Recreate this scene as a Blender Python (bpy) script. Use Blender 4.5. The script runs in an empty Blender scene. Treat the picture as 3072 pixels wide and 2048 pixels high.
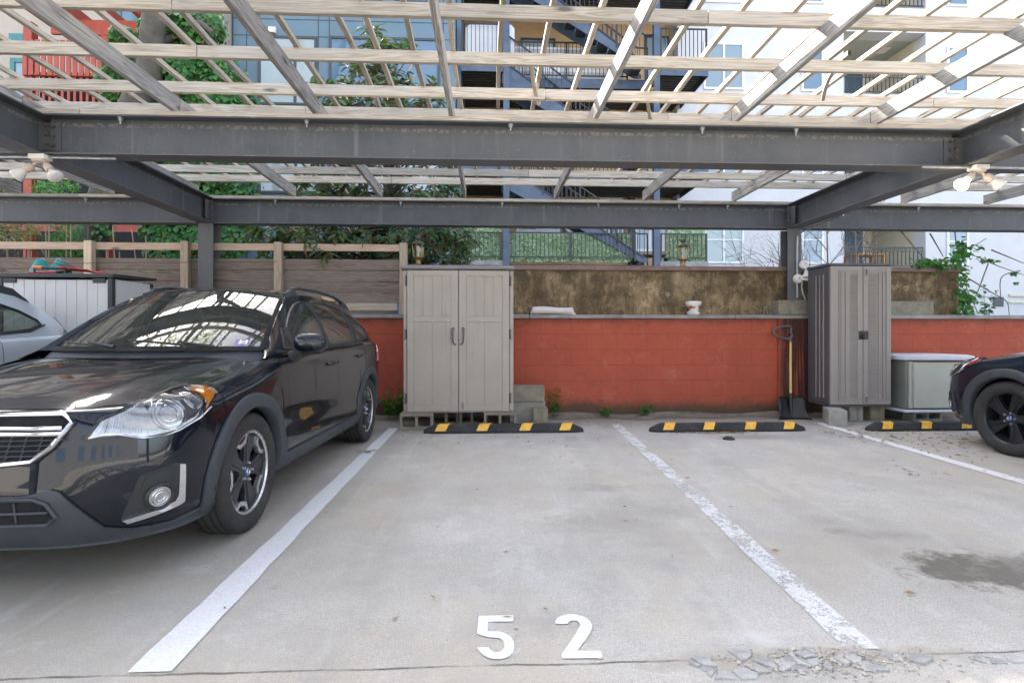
import bpy, math, random
import numpy as np
from mathutils import Vector, Matrix
from mathutils.geometry import delaunay_2d_cdt

random.seed(11)
SC = bpy.context.scene
COL = SC.collection
R = math.radians
# ---------------------------------------------------------------- camera constants (metres, photo pixels)
CAM_H = 1.14
FPX = 1625.0
HOR = 1003.0
VPX = 1463.0

YAW = math.atan(73/FPX)
_SN, _CS = math.sin(YAW), math.cos(YAW)
def ray(u, v):
    k = (u-1536.0)/FPX
    return Vector((_SN + _CS*k, _CS - _SN*k, (HOR-v)/FPX))
def wp(u, v, Y):
    """photo pixel (3072 wide) at depth Y -> world point"""
    d = ray(u, v); return Vector((0,0,CAM_H)) + d*(Y/d.y)
def gp(u, v, z=0.0):
    """photo pixel on a horizontal plane of height z -> world point"""
    d = ray(u, v); return Vector((0,0,CAM_H)) + d*((z-CAM_H)/d.z)
def wx(u, v, X):
    """photo pixel on the plane x = X"""
    d = ray(u, v); return Vector((0,0,CAM_H)) + d*(X/d.x)

# ---------------------------------------------------------------- mesh builder
class MB:
    def __init__(self):
        self.v = []; self.f = []; self.mi = []; self.cur = 0
    def add(self, vs, fs):
        o = len(self.v)
        self.v.extend([tuple(p) for p in vs])
        self.f.extend([tuple(i + o for i in f) for f in fs])
        self.mi.extend([self.cur] * len(fs))
        return self
    def box(self, x0, x1, y0, y1, z0, z1):
        vs = [(x0,y0,z0),(x1,y0,z0),(x1,y1,z0),(x0,y1,z0),(x0,y0,z1),(x1,y0,z1),(x1,y1,z1),(x0,y1,z1)]
        return self.add(vs, [(0,3,2,1),(4,5,6,7),(0,1,5,4),(1,2,6,5),(2,3,7,6),(3,0,4,7)])
    def bar(self, p0, p1, w, h, up=(0,0,1)):
        """rectangular bar; w across, h along 'up'"""
        p0 = Vector(p0); p1 = Vector(p1); d = (p1 - p0).normalized()
        up = Vector(up); s = d.cross(up)
        if s.length < 1e-6: s = d.cross(Vector((0,1,0)))
        s.normalize(); u = s.cross(d).normalized()
        vs = []
        for p in (p0, p1):
            for a, b in ((-1,-1),(1,-1),(1,1),(-1,1)):
                vs.append(p + s*(a*w/2) + u*(b*h/2))
        return self.add(vs, [(0,1,2,3),(7,6,5,4),(0,4,5,1),(1,5,6,2),(2,6,7,3),(3,7,4,0)])
    def tube(self, path, r, n=8, caps=True):
        path = [Vector(p) for p in path]
        k = len(path)
        rr = r if isinstance(r, (list, tuple)) else [r]*k
        vs = []; ref = None
        for i, p in enumerate(path):
            d = (path[min(i+1,k-1)] - path[max(i-1,0)])
            if d.length < 1e-9: d = Vector((0,0,1))
            d.normalize()
            if ref is None:
                ref = Vector((0,0,1)) if abs(d.z) < .9 else Vector((1,0,0))
            s = d.cross(ref)
            if s.length < 1e-6: s = d.cross(Vector((0.3,1,0.2)))
            s.normalize(); u = s.cross(d).normalized(); ref = u
            for j in range(n):
                a = 2*math.pi*j/n
                vs.append(p + s*(math.cos(a)*rr[i]) + u*(math.sin(a)*rr[i]))
        fs = []
        for i in range(k-1):
            for j in range(n):
                a = i*n + j; b = i*n + (j+1) % n
                fs.append((a, b, b+n, a+n))
        if caps:
            fs.append(tuple(reversed(range(n)))); fs.append(tuple(range((k-1)*n, k*n)))
        return self.add(vs, fs)
    def lathe(self, prof, n=24, mat=None, caps=False, closed=False):
        """prof [(r,h)] round local Z, mat a Matrix"""
        vs = []; k = len(prof)
        for r, h in prof:
            for j in range(n):
                a = 2*math.pi*j/n
                p = Vector((r*math.cos(a), r*math.sin(a), h))
                vs.append(mat @ p if mat is not None else p)
        fs = []
        for i in range(k if closed else k-1):
            i2 = (i+1) % k
            for j in range(n):
                j2 = (j+1) % n
                fs.append((i*n+j, i*n+j2, i2*n+j2, i2*n+j))
        if caps:
            fs.append(tuple(reversed(range(n)))); fs.append(tuple(range((k-1)*n, k*n)))
        return self.add(vs, fs)
    def prism(self, poly, d0, d1, fn):
        """2D outline extruded from d0 to d1; fn(a,b,d)->3D"""
        n = len(poly)
        vs = [fn(a,b,d0) for a,b in poly] + [fn(a,b,d1) for a,b in poly]
        fs = [tuple(range(n)), tuple(reversed(range(n,2*n)))]
        for i in range(n):
            j = (i+1) % n
            fs.append((i, i+n, j+n, j))
        return self.add(vs, fs)
    def grid(self, pts, flip=False):
        """pts[i][j] -> quads"""
        nu = len(pts); nv = len(pts[0])
        vs = [p for row in pts for p in row]
        fs = []
        for i in range(nu-1):
            for j in range(nv-1):
                a = i*nv+j
                q = (a, a+1, a+nv+1, a+nv)
                fs.append(tuple(reversed(q)) if flip else q)
        return self.add(vs, fs)
    def build(self, name, mats, parent=None, smooth=None, bevel=0, seg=2, loc=None, flipfix=False):
        me = bpy.data.meshes.new(name)
        me.from_pydata(self.v, [], self.f)
        if not isinstance(mats, (list, tuple)): mats = [mats]
        for m in mats: me.materials.append(m)
        if len(mats) > 1:
            me.polygons.foreach_set('material_index', self.mi)
        me.update()
        if flipfix:
            import bmesh
            bm = bmesh.new(); bm.from_mesh(me)
            bmesh.ops.recalc_face_normals(bm, faces=bm.faces[:]); bm.to_mesh(me); bm.free()
        if smooth is not None:
            me.polygons.foreach_set('use_smooth', [True]*len(me.polygons))
            me.set_sharp_from_angle(angle=R(smooth))
        o = bpy.data.objects.new(name, me)
        COL.objects.link(o)
        if parent is not None: o.parent = parent
        if loc is not None: o.location = loc
        if bevel:
            b = o.modifiers.new('bevel', 'BEVEL'); b.width = bevel; b.segments = seg
            b.limit_method = 'ANGLE'; b.angle_limit = R(40)
            b.harden_normals = False
        return o

def tag(o, label=None, cat=None, group=None, kind=None):
    if label: o['label'] = label
    if cat: o['category'] = cat
    if group: o['group'] = group
    if kind: o['kind'] = kind
    return o

def thing(name, label, cat, loc=(0,0,0), rz=0.0, group=None, kind=None):
    o = bpy.data.objects.new(name, None); COL.objects.link(o)
    o.location = loc; o.rotation_euler = (0,0,rz); o.empty_display_size = .2
    return tag(o, label, cat, group, kind)

def copy_tree(o, parent=None):
    c = o.copy(); COL.objects.link(c)
    if parent is not None: c.parent = parent
    for ch in [x for x in COL.objects if x.parent == o]:
        copy_tree(ch, c)
    return c

# ---------------------------------------------------------------- node materials
class NT:
    def __init__(self, name):
        self.m = bpy.data.materials.new(name); self.m.use_nodes = True
        self.t = self.m.node_tree; self.n = self.t.nodes; self.n.clear()
        self.out = self.n.new('ShaderNodeOutputMaterial')
        self.b = self.n.new('ShaderNodeBsdfPrincipled')
        self.t.links.new(self.b.outputs[0], self.out.inputs[0])
        self._co = None
    def L(self, a, b): self.t.links.new(a, b)
    def node(self, typ, **kw):
        nd = self.n.new(typ)
        for k, v in kw.items(): setattr(nd, k, v)
        return nd
    def setin(self, sock, v):
        if hasattr(v, 'is_output'): self.L(v, sock)
        else: sock.default_value = v
    def co(self):
        if self._co is None:
            self._co = self.node('ShaderNodeTexCoord').outputs['Object']
        return self._co
    def vmath(self, op, a, b=None):
        nd = self.node('ShaderNodeVectorMath', operation=op)
        self.setin(nd.inputs[0], a)
        if b is not None: self.setin(nd.inputs[1], b)
        return nd.outputs[0] if op not in ('LENGTH','DISTANCE','DOT_PRODUCT') else nd.outputs['Value']
    def math(self, op, a, b=None, c=None, clamp=False):
        nd = self.node('ShaderNodeMath', operation=op, use_clamp=clamp)
        self.setin(nd.inputs[0], a)
        if b is not None: self.setin(nd.inputs[1], b)
        if c is not None: self.setin(nd.inputs[2], c)
        return nd.outputs[0]
    def scaled(self, s, rnd=False):
        v = self.vmath('MULTIPLY', self.co(), s)
        if rnd:
            oi = self.node('ShaderNodeObjectInfo').outputs['Random']
            cv = self.node('ShaderNodeCombineXYZ')
            k = self.math('MULTIPLY', oi, 37.0)
            for i in range(3): self.L(k, cv.inputs[i])
            v = self.vmath('ADD', v, cv.outputs[0])
        return v
    def noise(self, scale, detail=4, rough=.55, vec=None, dist=0.0):
        nd = self.node('ShaderNodeTexNoise'); nd.inputs['Scale'].default_value = scale
        nd.inputs['Detail'].default_value = detail; nd.inputs['Roughness'].default_value = rough
        nd.inputs['Distortion'].default_value = dist
        self.L(vec if vec is not None else self.co(), nd.inputs['Vector'])
        return nd.outputs['Fac']
    def voronoi(self, scale, vec=None, feature='F1'):
        nd = self.node('ShaderNodeTexVoronoi', feature=feature); nd.inputs['Scale'].default_value = scale
        self.L(vec if vec is not None else self.co(), nd.inputs['Vector'])
        return nd
    def ramp(self, fac, stops, interp='LINEAR'):
        nd = self.node('ShaderNodeValToRGB'); cr = nd.color_ramp; cr.interpolation = interp
        while len(cr.elements) < len(stops): cr.elements.new(.5)
        for e, (p, c) in zip(cr.elements, stops):
            e.position = p
            e.color = (c, c, c, 1) if isinstance(c, (int, float)) else (*c, 1)
        self.L(fac, nd.inputs[0]); return nd.outputs[0]
    def mix(self, fac, a, b, mode='MIX'):
        nd = self.node('ShaderNodeMix', data_type='RGBA', blend_type=mode)
        self.setin(nd.inputs[0], fac)
        for s, v in ((nd.inputs[6], a), (nd.inputs[7], b)):
            if isinstance(v, tuple): s.default_value = (*v, 1) if len(v) == 3 else v
            else: self.setin(s, v)
        return nd.outputs[2]
    def sep(self, vec=None):
        nd = self.node('ShaderNodeSeparateXYZ'); self.L(vec if vec is not None else self.co(), nd.inputs[0]); return nd.outputs
    def bump(self, h, strength=.3, dist=.01, prev=None):
        nd = self.node('ShaderNodeBump'); nd.inputs['Strength'].default_value = strength
        nd.inputs['Distance'].default_value = dist; self.L(h, nd.inputs['Height'])
        if prev is not None: self.L(prev, nd.inputs['Normal'])
        self.L(nd.outputs[0], self.b.inputs['Normal']); return nd.outputs[0]
    def set(self, **kw):
        names = dict(col='Base Color', rough='Roughness', metal='Metallic', coat='Coat Weight', coatr='Coat Roughness',
                     spec='Specular IOR Level', trans='Transmission Weight', ior='IOR', alpha='Alpha',
                     emit='Emission Color', emits='Emission Strength', sss='Subsurface Weight')
        for k, v in kw.items():
            s = self.b.inputs[names[k]]
            if isinstance(v, tuple): s.default_value = (*v, 1)
            else: self.setin(s, v)
        return self

def simple(name, col, rough=.6, metal=0.0, var=.12, scale=6.0, bump=0.0, bscale=60.0, dirt=0.0, dirtcol=(.05,.045,.035), rnd=False, **kw):
    t = NT(name)
    vec = t.scaled((1,1,1), rnd)
    n = t.noise(scale, 5, .6, vec)
    lo = tuple(c*(1-var) for c in col); hi = tuple(min(1, c*(1+var)) for c in col)
    c = t.ramp(n, [(.3, lo), (.7, hi)])
    if dirt:
        d = t.noise(scale*.45, 6, .7, vec)
        c = t.mix(t.ramp(d, [(.5, 0.0), (.75, dirt)]), c, dirtcol)
    t.set(col=c, metal=metal, **kw)
    rn = t.noise(scale*3, 4, .6, vec)
    t.set(rough=t.ramp(rn, [(.25, max(0, rough*.85)), (.75, min(1, rough*1.15))]))
    if bump:
        t.bump(t.noise(bscale, 5, .6, vec), bump, .006)
    return t.m

def wood(name, axis, light, dark, grey=None, rough=.75, greyamt=.5, contrast=1.0):
    t = NT(name)
    s = [22.0, 22.0, 22.0]; s['xyz'.index(axis)] = .9
    vec = t.scaled(tuple(s), True)
    g = t.noise(1.0, 3, .55, vec, .8)
    rings = t.math('FRACT', t.math('MULTIPLY', g, 7.0))
    rings = t.math('PINGPONG', rings, .5)
    fine = t.noise(6.0, 4, .7, vec)
    f = t.math('ADD', t.math('MULTIPLY', rings, 1.1*contrast), t.math('MULTIPLY', fine, .55))
    c = t.ramp(f, [(.22, dark), (.75, light)])
    s2 = [2.5]*3; s2['xyz'.index(axis)] = .6
    v2 = t.scaled(tuple(s2), True)
    big = t.noise(1.3, 5, .65, v2)
    if grey is not None:
        c = t.mix(t.ramp(big, [(.38, 0.0), (.68, greyamt)]), c, grey)
    blot = t.noise(3.2, 6, .75, v2)
    c = t.mix(t.ramp(blot, [(.6, 0.0), (.78, .45)]), c, tuple(x*.35 for x in dark))
    s3 = [5.0]*3; s3['xyz'.index(axis)] = 1.6
    vo = t.voronoi(1.0, t.scaled(tuple(s3), True))
    c = t.mix(t.ramp(vo.outputs['Distance'], [(.05, .8), (.13, 0.0)]), c, tuple(x*.3 for x in dark))
    oi = t.node('ShaderNodeObjectInfo').outputs['Random']
    c = t.mix(1.0, c, t.ramp(oi, [(0, (.72,.72,.73)), (.5, (.98,.96,.93)), (1, (1.14,1.12,1.10))]), 'MULTIPLY')
    t.set(col=c, rough=rough, spec=.25)
    t.bump(f, .35, .004)
    return t.m

def leafmat(name, cols, rough=.45, trans=.35, back=None):
    """leaves: a random tone per leaf, light passing through"""
    t = NT(name)
    geo = t.node('ShaderNodeNewGeometry')
    rnd = geo.outputs['Random Per Island']
    k = len(cols)
    c = t.ramp(rnd, [(i/(k-1) if k > 1 else 0, cols[i]) for i in range(k)])
    if back is not None:
        c = t.mix(geo.outputs['Backfacing'], c, back)
    t.set(col=c, rough=rough, spec=.4)
    tr = t.node('ShaderNodeBsdfTranslucent'); t.L(t.mix(1.0, c, (1.3,1.35,.7), 'MULTIPLY'), tr.inputs[0])
    ms = t.node('ShaderNodeMixShader'); ms.inputs[0].default_value = trans
    t.L(t.b.outputs[0], ms.inputs[1]); t.L(tr.outputs[0], ms.inputs[2]); t.L(ms.outputs[0], t.out.inputs[0])
    return t.m

def glossy_glass(name, col, rough=.02, see=0.0):
    t = NT(name); t.set(col=col, rough=rough, spec=.6, coat=.3, coatr=.01)
    if see:
        tr = t.node('ShaderNodeBsdfTransparent'); tr.inputs[0].default_value = (.75,.82,.78,1)
        fr = t.node('ShaderNodeFresnel'); fr.inputs[0].default_value = 1.5
        gl = t.node('ShaderNodeBsdfGlossy'); gl.inputs['Roughness'].default_value = rough
        ms = t.node('ShaderNodeMixShader'); t.L(fr.outputs[0], ms.inputs[0])
        t.L(tr.outputs[0], ms.inputs[1]); t.L(gl.outputs[0], ms.inputs[2])
        t.L(ms.outputs[0], t.out.inputs[0])
    return t.m

M = {}
M['wood_x'] = wood('weathered_pine_x', 'x', (.60,.535,.435), (.33,.275,.205), (.48,.455,.41), greyamt=.6, contrast=1.0)
M['wood_y'] = wood('weathered_pine_y', 'y', (.46,.44,.41), (.15,.145,.14), (.34,.345,.35), greyamt=.6, contrast=1.25)
M['slat_y'] = wood('weathered_slat_y', 'y', (.52,.455,.365), (.27,.225,.165), (.41,.385,.345), greyamt=.5)
M['fence_x'] = wood('fence_board_x', 'x', (.255,.20,.165), (.12,.092,.075), (.24,.215,.195), greyamt=.5)
M['rail_x'] = wood('fence_rail_x', 'x', (.72,.55,.42), (.50,.35,.245), (.66,.55,.45), greyamt=.4)
M['post_z'] = wood('fence_post_z', 'z', (.64,.52,.39), (.42,.32,.215), (.58,.51,.42), greyamt=.4)

def steel_mat():
    t = NT('dark_painted_steel')
    n = t.noise(2.2, 6, .65); v = t.scaled((1.2,1.2,9))
    streak = t.noise(3.0, 5, .6, t.scaled((7,7,.5)))
    c = t.ramp(n, [(.3, (.062,.068,.076)), (.7, (.100,.107,.116))])
    c = t.mix(t.ramp(streak, [(.56, 0.0), (.75, .45)]), c, (.16,.16,.16))
    sp = t.noise(60, 2, .5)
    c = t.mix(t.ramp(sp, [(.70, 0.0), (.76, .6)]), c, (.30,.30,.29))
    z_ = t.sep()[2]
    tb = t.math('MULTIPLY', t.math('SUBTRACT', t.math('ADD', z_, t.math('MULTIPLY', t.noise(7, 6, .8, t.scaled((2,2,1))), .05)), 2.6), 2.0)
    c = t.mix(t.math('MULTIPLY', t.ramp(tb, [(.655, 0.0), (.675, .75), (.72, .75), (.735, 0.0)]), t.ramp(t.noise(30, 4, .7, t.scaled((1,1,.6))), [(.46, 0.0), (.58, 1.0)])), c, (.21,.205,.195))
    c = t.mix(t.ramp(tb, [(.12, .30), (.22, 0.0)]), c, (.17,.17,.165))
    run = t.noise(1.0, 3, .5, t.scaled((5.5,5.5,.12)))
    c = t.mix(t.ramp(run, [(.66, 0.0), (.70, .40)]), c, (.22,.22,.22))
    rust = t.noise(1.7, 8, .8)
    c = t.mix(t.ramp(rust, [(.66, 0.0), (.80, .5)]), c, (.11,.075,.05))
    t.set(col=c, rough=t.ramp(n, [(.3,.42),(.7,.60)]), spec=.45)
    t.bump(t.noise(35, 4, .6), .12, .004)
    return t.m
M['steel'] = steel_mat()
M['rust'] = simple('rusted_bolt_steel', (.10,.075,.06), .7, .3, .35, 30, bump=.4)
M['black_metal'] = simple('black_painted_railing', (.022,.024,.028), .45, .0, .2, 9)
M['stair_steel'] = simple('blue_black_stair_steel', (.055,.080,.122), .4, .1, .25, 3, dirt=.25, dirtcol=(.13,.15,.18))
M['deck_steel'] = simple('dark_corrugated_deck_steel', (.05,.052,.055), .5, .1, .25, 4)
M['concrete_block'] = simple('grey_concrete_block', (.30,.295,.27), .95, 0, .2, 9, bump=.7, bscale=120, dirt=.5, dirtcol=(.15,.14,.11))
M['concrete_block_dark'] = simple('mossy_concrete_block', (.25,.23,.175), .95, 0, .28, 8, bump=.7, bscale=110, dirt=.6, dirtcol=(.09,.085,.055))
M['cap_stone'] = simple('bluestone_wall_cap', (.27,.265,.255), .85, 0, .25, 5, bump=.8, bscale=22, dirt=.4, dirtcol=(.13,.125,.11))
M['brown_cap'] = simple('brownstone_wall_cap', (.22,.145,.125), .85, 0, .25, 5, bump=.6, bscale=30, dirt=.4)
M['rubber'] = simple('black_rubber', (.020,.021,.022), .75, 0, .25, 12, bump=.25, bscale=90, dirt=.35, dirtcol=(.10,.092,.08))
M['black_plastic'] = simple('black_plastic', (.022,.023,.025), .5, 0, .15, 10)
M['yellow'] = simple('yellow_reflective_paint', (.82,.46,.06), .5, 0, .12, 25, dirt=.35, dirtcol=(.45,.27,.08))
M['white_plastic'] = simple('white_plastic', (.72,.70,.66), .5, 0, .1, 6)
M['brass'] = simple('aged_brass', (.36,.25,.11), .35, .85, .25, 20)
M['green_brass'] = simple('verdigris_brass', (.10,.115,.085), .5, .6, .3, 25)
M['chrome'] = simple('chrome', (.80,.80,.82), .08, 1.0, .02, 5)
M['galv'] = simple('galvanised_conduit', (.42,.43,.44), .4, .6, .2, 12)
M['ceramic'] = simple('white_glazed_ceramic', (.78,.77,.74), .3, 0, .05, 8)
# ================================================================ ground, walls, fence
def ellipse_mask(t, cx, cy, rx, ry, soft=.6, wob=.5, ns=7.0):
    v = t.vmath('SUBTRACT', t.co(), (cx, cy, 0)); v = t.vmath('MULTIPLY', v, (1/rx, 1/ry, 0))
    d = t.vmath('LENGTH', v)
    n = t.noise(ns, 7, .72)
    d = t.math('ADD', d, t.math('MULTIPLY', t.math('SUBTRACT', n, .5), wob*2))
    return t.ramp(d, [(max(0, 1-soft)*.5, 1.0), (.62, 0.0)]) if False else t.ramp(t.math('MULTIPLY', d, .5), [((1-soft)*.5, 1.0), (.5, 0.0)])

def ground_mat():
    t = NT('worn_concrete_paving')
    n1 = t.noise(.55, 6, .62); n2 = t.noise(3.0, 7, .65); n3 = t.noise(26, 5, .7); n4 = t.noise(210, 3, .6)
    c = t.ramp(n1, [(.34, (.33,.308,.27)), (.50, (.44,.42,.385)), (.66, (.50,.488,.462))])
    c = t.mix(t.ramp(n2, [(.35, .55), (.6, 0.0)]), c, (.345,.33,.30))
    c = t.mix(t.ramp(n3, [(.30, .40), (.55, 0.0)]), c, (.29,.275,.25))
    c = t.mix(t.ramp(n4, [(.52, 0.0), (.68, .6)]), c, (.76,.74,.69))
    c = t.mix(t.ramp(n4, [(.32, .7), (.45, 0.0)]), c, (.19,.178,.155))
    n5 = t.noise(75, 4, .75); vs = t.voronoi(120)
    c = t.mix(t.ramp(n5, [(.36, .50), (.47, 0.0)]), c, (.27,.255,.225))
    c = t.mix(t.ramp(n5, [(.54, 0.0), (.66, .45)]), c, (.60,.585,.55))
    c = t.mix(t.ramp(vs.outputs['Distance'], [(.10, .65), (.2, 0.0)]), c, (.20,.185,.16))
    warm = t.noise(1.3, 5, .6, t.vmath('ADD', t.co(), (9.0, 3.0, 0)))
    c = t.mix(t.ramp(warm, [(.46, 0.0), (.62, .45)]), c, (.42,.375,.30))
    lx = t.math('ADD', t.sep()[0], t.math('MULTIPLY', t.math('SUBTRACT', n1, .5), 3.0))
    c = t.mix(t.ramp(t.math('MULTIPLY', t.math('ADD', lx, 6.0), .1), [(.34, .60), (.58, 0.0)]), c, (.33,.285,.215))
    # streaks running with the stalls
    st = t.noise(2.2, 5, .65, t.scaled((3.2,.5,1)))
    c = t.mix(t.ramp(st, [(.55, 0.0), (.75, .35)]), c, (.60,.595,.585))
    # oil and water marks, plus broad darker patches under the cars and cabinet
    for (x, y, rx, ry, k, col) in ((2.42,2.52,.44,.24,.8,(.085,.075,.060)), (2.28,2.98,.26,.09,.42,(.14,.13,.11)), (2.05,3.05,.12,.07,.5,(.12,.11,.095)), (.86,4.0,.30,.14,.38,(.17,.16,.14)),
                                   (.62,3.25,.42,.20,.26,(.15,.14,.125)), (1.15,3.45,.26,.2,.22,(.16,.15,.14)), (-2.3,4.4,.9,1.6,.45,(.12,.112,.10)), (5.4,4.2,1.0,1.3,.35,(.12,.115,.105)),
                                   (2.9,5.9,.7,.22,.5,(.14,.12,.095)), (-.5,6.5,1.5,.3,.5,(.12,.11,.095)), (1.0,2.0,.12,.07,.6,(.55,.55,.54)), (.25,2.15,.22,.13,.30,(.20,.20,.20))):
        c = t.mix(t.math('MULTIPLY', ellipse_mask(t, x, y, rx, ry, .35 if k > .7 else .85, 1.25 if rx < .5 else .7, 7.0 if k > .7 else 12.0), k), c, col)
    # drips and tyre scuffs
    vd = t.voronoi(2.6, t.vmath('ADD', t.co(), (3.1, 1.7, 0)))
    c = t.mix(t.ramp(vd.outputs['Distance'], [(.018, .75), (.034, 0.0)]), c, (.11,.10,.085))
    vd = t.voronoi(7.5, t.vmath('ADD', t.co(), (.3, 4.7, 0)))
    c = t.mix(t.ramp(vd.outputs['Distance'], [(.022, .6), (.045, 0.0)]), c, (.16,.145,.12))
    md = t.noise(1.15, 9, .78, t.vmath('ADD', t.co(), (2.0, 8.0, 0)))
    c = t.mix(t.ramp(md, [(.50, 0.0), (.56, .38)]), c, (.33,.312,.28))
    c = t.mix(t.ramp(md, [(.36, .40), (.42, 0.0)]), c, (.53,.515,.485))
    sx = t.sep()[0]
    for tx in (-.55, .95, 2.1, 3.6):
        tm = t.ramp(t.math('ABSOLUTE', t.math('SUBTRACT', t.math('ADD', sx, t.math('MULTIPLY', n2, .08)), tx)), [(.05, .30), (.16, 0.0)])
        c = t.mix(t.math('MULTIPLY', tm, t.ramp(t.noise(3.5, 6, .7), [(.40, 0.0), (.60, 1.0)])), c, (.27,.255,.23))
    # dirt along the wall foot
    s = t.sep()
    yy = t.math('ADD', s[1], t.math('MULTIPLY', t.math('SUBTRACT', n2, .5), .8))
    c = t.mix(t.ramp(t.math('MULTIPLY', yy, .1), [(.655, 0.0), (.735, .85)]), c, (.22,.195,.155))
    # joint across the stall mouths
    jw = t.math('ADD', s[1], t.math('MULTIPLY', t.math('SUBTRACT', t.noise(3.0, 6, .7), .5), .035))
    jd = t.math('ABSOLUTE', t.math('SUBTRACT', jw, 1.868))
    jm = t.ramp(t.math('MULTIPLY', jd, 10.0), [(.022, 1.0), (.075, 0.0)])
    jn = t.ramp(t.noise(4.5, 4, .6), [(.35, .25), (.55, 1.0)])
    jm = t.math('MULTIPLY', jm, jn)
    c = t.mix(t.math('MULTIPLY', jm, .8), c, (.05,.05,.035))
    # grit spill round the broken joint
    g = ellipse_mask(t, 1.15, 1.855, .72, .085, .5, 1.0, 14.0)
    c = t.mix(t.math('MULTIPLY', g, .75), c, (.34,.305,.25))
    # hairline cracks
    vo = t.voronoi(.42, t.vmath('ADD', t.co(), t.vmath('MULTIPLY', t.node('ShaderNodeTexNoise').outputs['Color'], (.25,.25,0))), 'DISTANCE_TO_EDGE')
    c = t.mix(t.ramp(vo.outputs['Distance'], [(.0, .0), (.006, 0.0)]), c, (.09,.085,.075))
    t.set(col=c, rough=t.ramp(n2, [(.3,.72),(.7,.9)]), spec=.3)
    h = t.math('ADD', t.math('MULTIPLY', n4, .5), t.math('MULTIPLY', n3, .6))
    h = t.math('SUBTRACT', h, t.math('MULTIPLY', jm, 1.5))
    t.bump(h, .5, .007)
    return t.m
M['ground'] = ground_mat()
m = MB()
xs = [-120,-40,-14] + [ -10+.5*i for i in range(41)] + [14,40,120]; ys = [-120,-40,-12] + [-6+.5*i for i in range(28)] + [12,40,160]
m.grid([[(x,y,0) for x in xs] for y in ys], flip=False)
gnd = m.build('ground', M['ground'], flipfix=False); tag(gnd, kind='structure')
me = gnd.data
if me.polygons[0].normal.z < 0: me.flip_normals()

def painted(name, wear, seed, top=1.0):
    t = NT(name)
    n = t.noise(9, 7, .75, t.vmath('ADD', t.co(), (seed, seed*2, 0))); n2 = t.noise(90, 4, .7); n3 = t.noise(2.0, 4, .6, t.vmath('ADD', t.co(), (seed, 0, 0)))
    c = t.ramp(n2, [(.3, (.54,.545,.545)), (.6, (.69,.69,.685))])
    c = t.mix(t.ramp(n, [(.55, 0.0), (.8, .5)]), c, (.42,.42,.41))
    t.set(col=c, rough=.75, spec=.3)
    a = t.math('ADD', t.math('MULTIPLY', n, .75), t.math('ADD', t.math('MULTIPLY', n2, .45), t.math('MULTIPLY', n3, .5)))
    tr = t.node('ShaderNodeBsdfTransparent'); ms = t.node('ShaderNodeMixShader')
    t.L(t.ramp(a, [(wear-.07, 0.0), (wear+.07, top)]), ms.inputs[0]); t.L(tr.outputs[0], ms.inputs[1]); t.L(t.b.outputs[0], ms.inputs[2]); t.L(ms.outputs[0], t.out.inputs[0])
    return t.m
M['line_fresh'] = painted('white_line_paint', .62, 3.0); M['line_worn'] = painted('worn_white_line_paint', .80, 7.7, .86); M['line_mid'] = painted('chipped_white_line_paint', .70, 5.1)
M['line_ghost'] = painted('ghost_white_paint', .90, 1.7, .55)
def line(pts, mat, z=.004, name='road_marking'):
    m = MB(); n = 40
    a, b, c, d = [Vector(p) for p in pts]          # a-b far edge, d-c near edge
    rr = random.Random(5)
    rows = []
    for i in range(n+1):
        f = i/n; l = a.lerp(d, f); r = b.lerp(c, f); j = rr.uniform(-.004,.004)
        rows.append([(l.x+j, l.y, z), (r.x+rr.uniform(-.004,.004), r.y, z)])
    m.grid(rows, flip=True)
    o = m.build(name, mat, flipfix=False); tag(o, kind='structure')
    if o.data.polygons[0].normal.z < 0: o.data.flip_normals()
    return o
line([(-1.20,6.65),(-1.085,6.65),(-1.07,1.88),(-1.215,1.88)], M['line_fresh'])
line([(1.565,6.80),(1.68,6.80),(1.415,1.90),(1.295,1.90)], M['line_worn'])
line([(4.185,6.80),(4.31,6.80),(4.16,3.0),(4.03,3.0)], M['line_mid'])
line([(-3.75,6.65),(-3.63,6.65),(-3.62,1.88),(-3.75,1.88)], M['line_fresh'])
# stall number, painted with a stencil
def digit(cpts, mat, z=.004, dx=0, dy=0, name='stall_number'):
    P = [gp(1300 + a*.2551, 1780 + b*.2551) for a, b in cpts]
    v, f, nb = fill_poly([(p.x+dx, p.y+dy) for p in P], .03)
    m = MB(); m.add([(p[0], p[1], z) for p in v], f)
    o = m.build(name, mat); tag(o, kind='structure')
    if o.data.polygons[0].normal.z < 0: o.data.flip_normals()
    return o
# ================================================================ car surfaces (car space: front at y=0, left side at +x)
def _cr(P, t):
    """Catmull-Rom through rows of P (k,...) at parameters t in [0,k-1]"""
    P = np.asarray(P, float); k = len(P); t = np.clip(np.asarray(t, float), 0, k-1-1e-9)
    i = np.floor(t).astype(int); f = t - i
    g = lambda j: P[np.clip(j, 0, k-1)]
    p0 = np.where((i == 0).reshape(-1, *[1]*(P.ndim-1)), 2*g(i) - g(i+1), g(i-1))
    p3 = np.where((i+2 > k-1).reshape(-1, *[1]*(P.ndim-1)), 2*g(i+1) - g(i), g(i+2))
    p1, p2 = g(i), g(i+1); f = f.reshape(-1, *[1]*(P.ndim-1))
    return .5*((2*p1) + (p2-p0)*f + (2*p0-5*p1+4*p2-p3)*f**2 + (3*p1-p0-3*p2+p3)*f**3)

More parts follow.
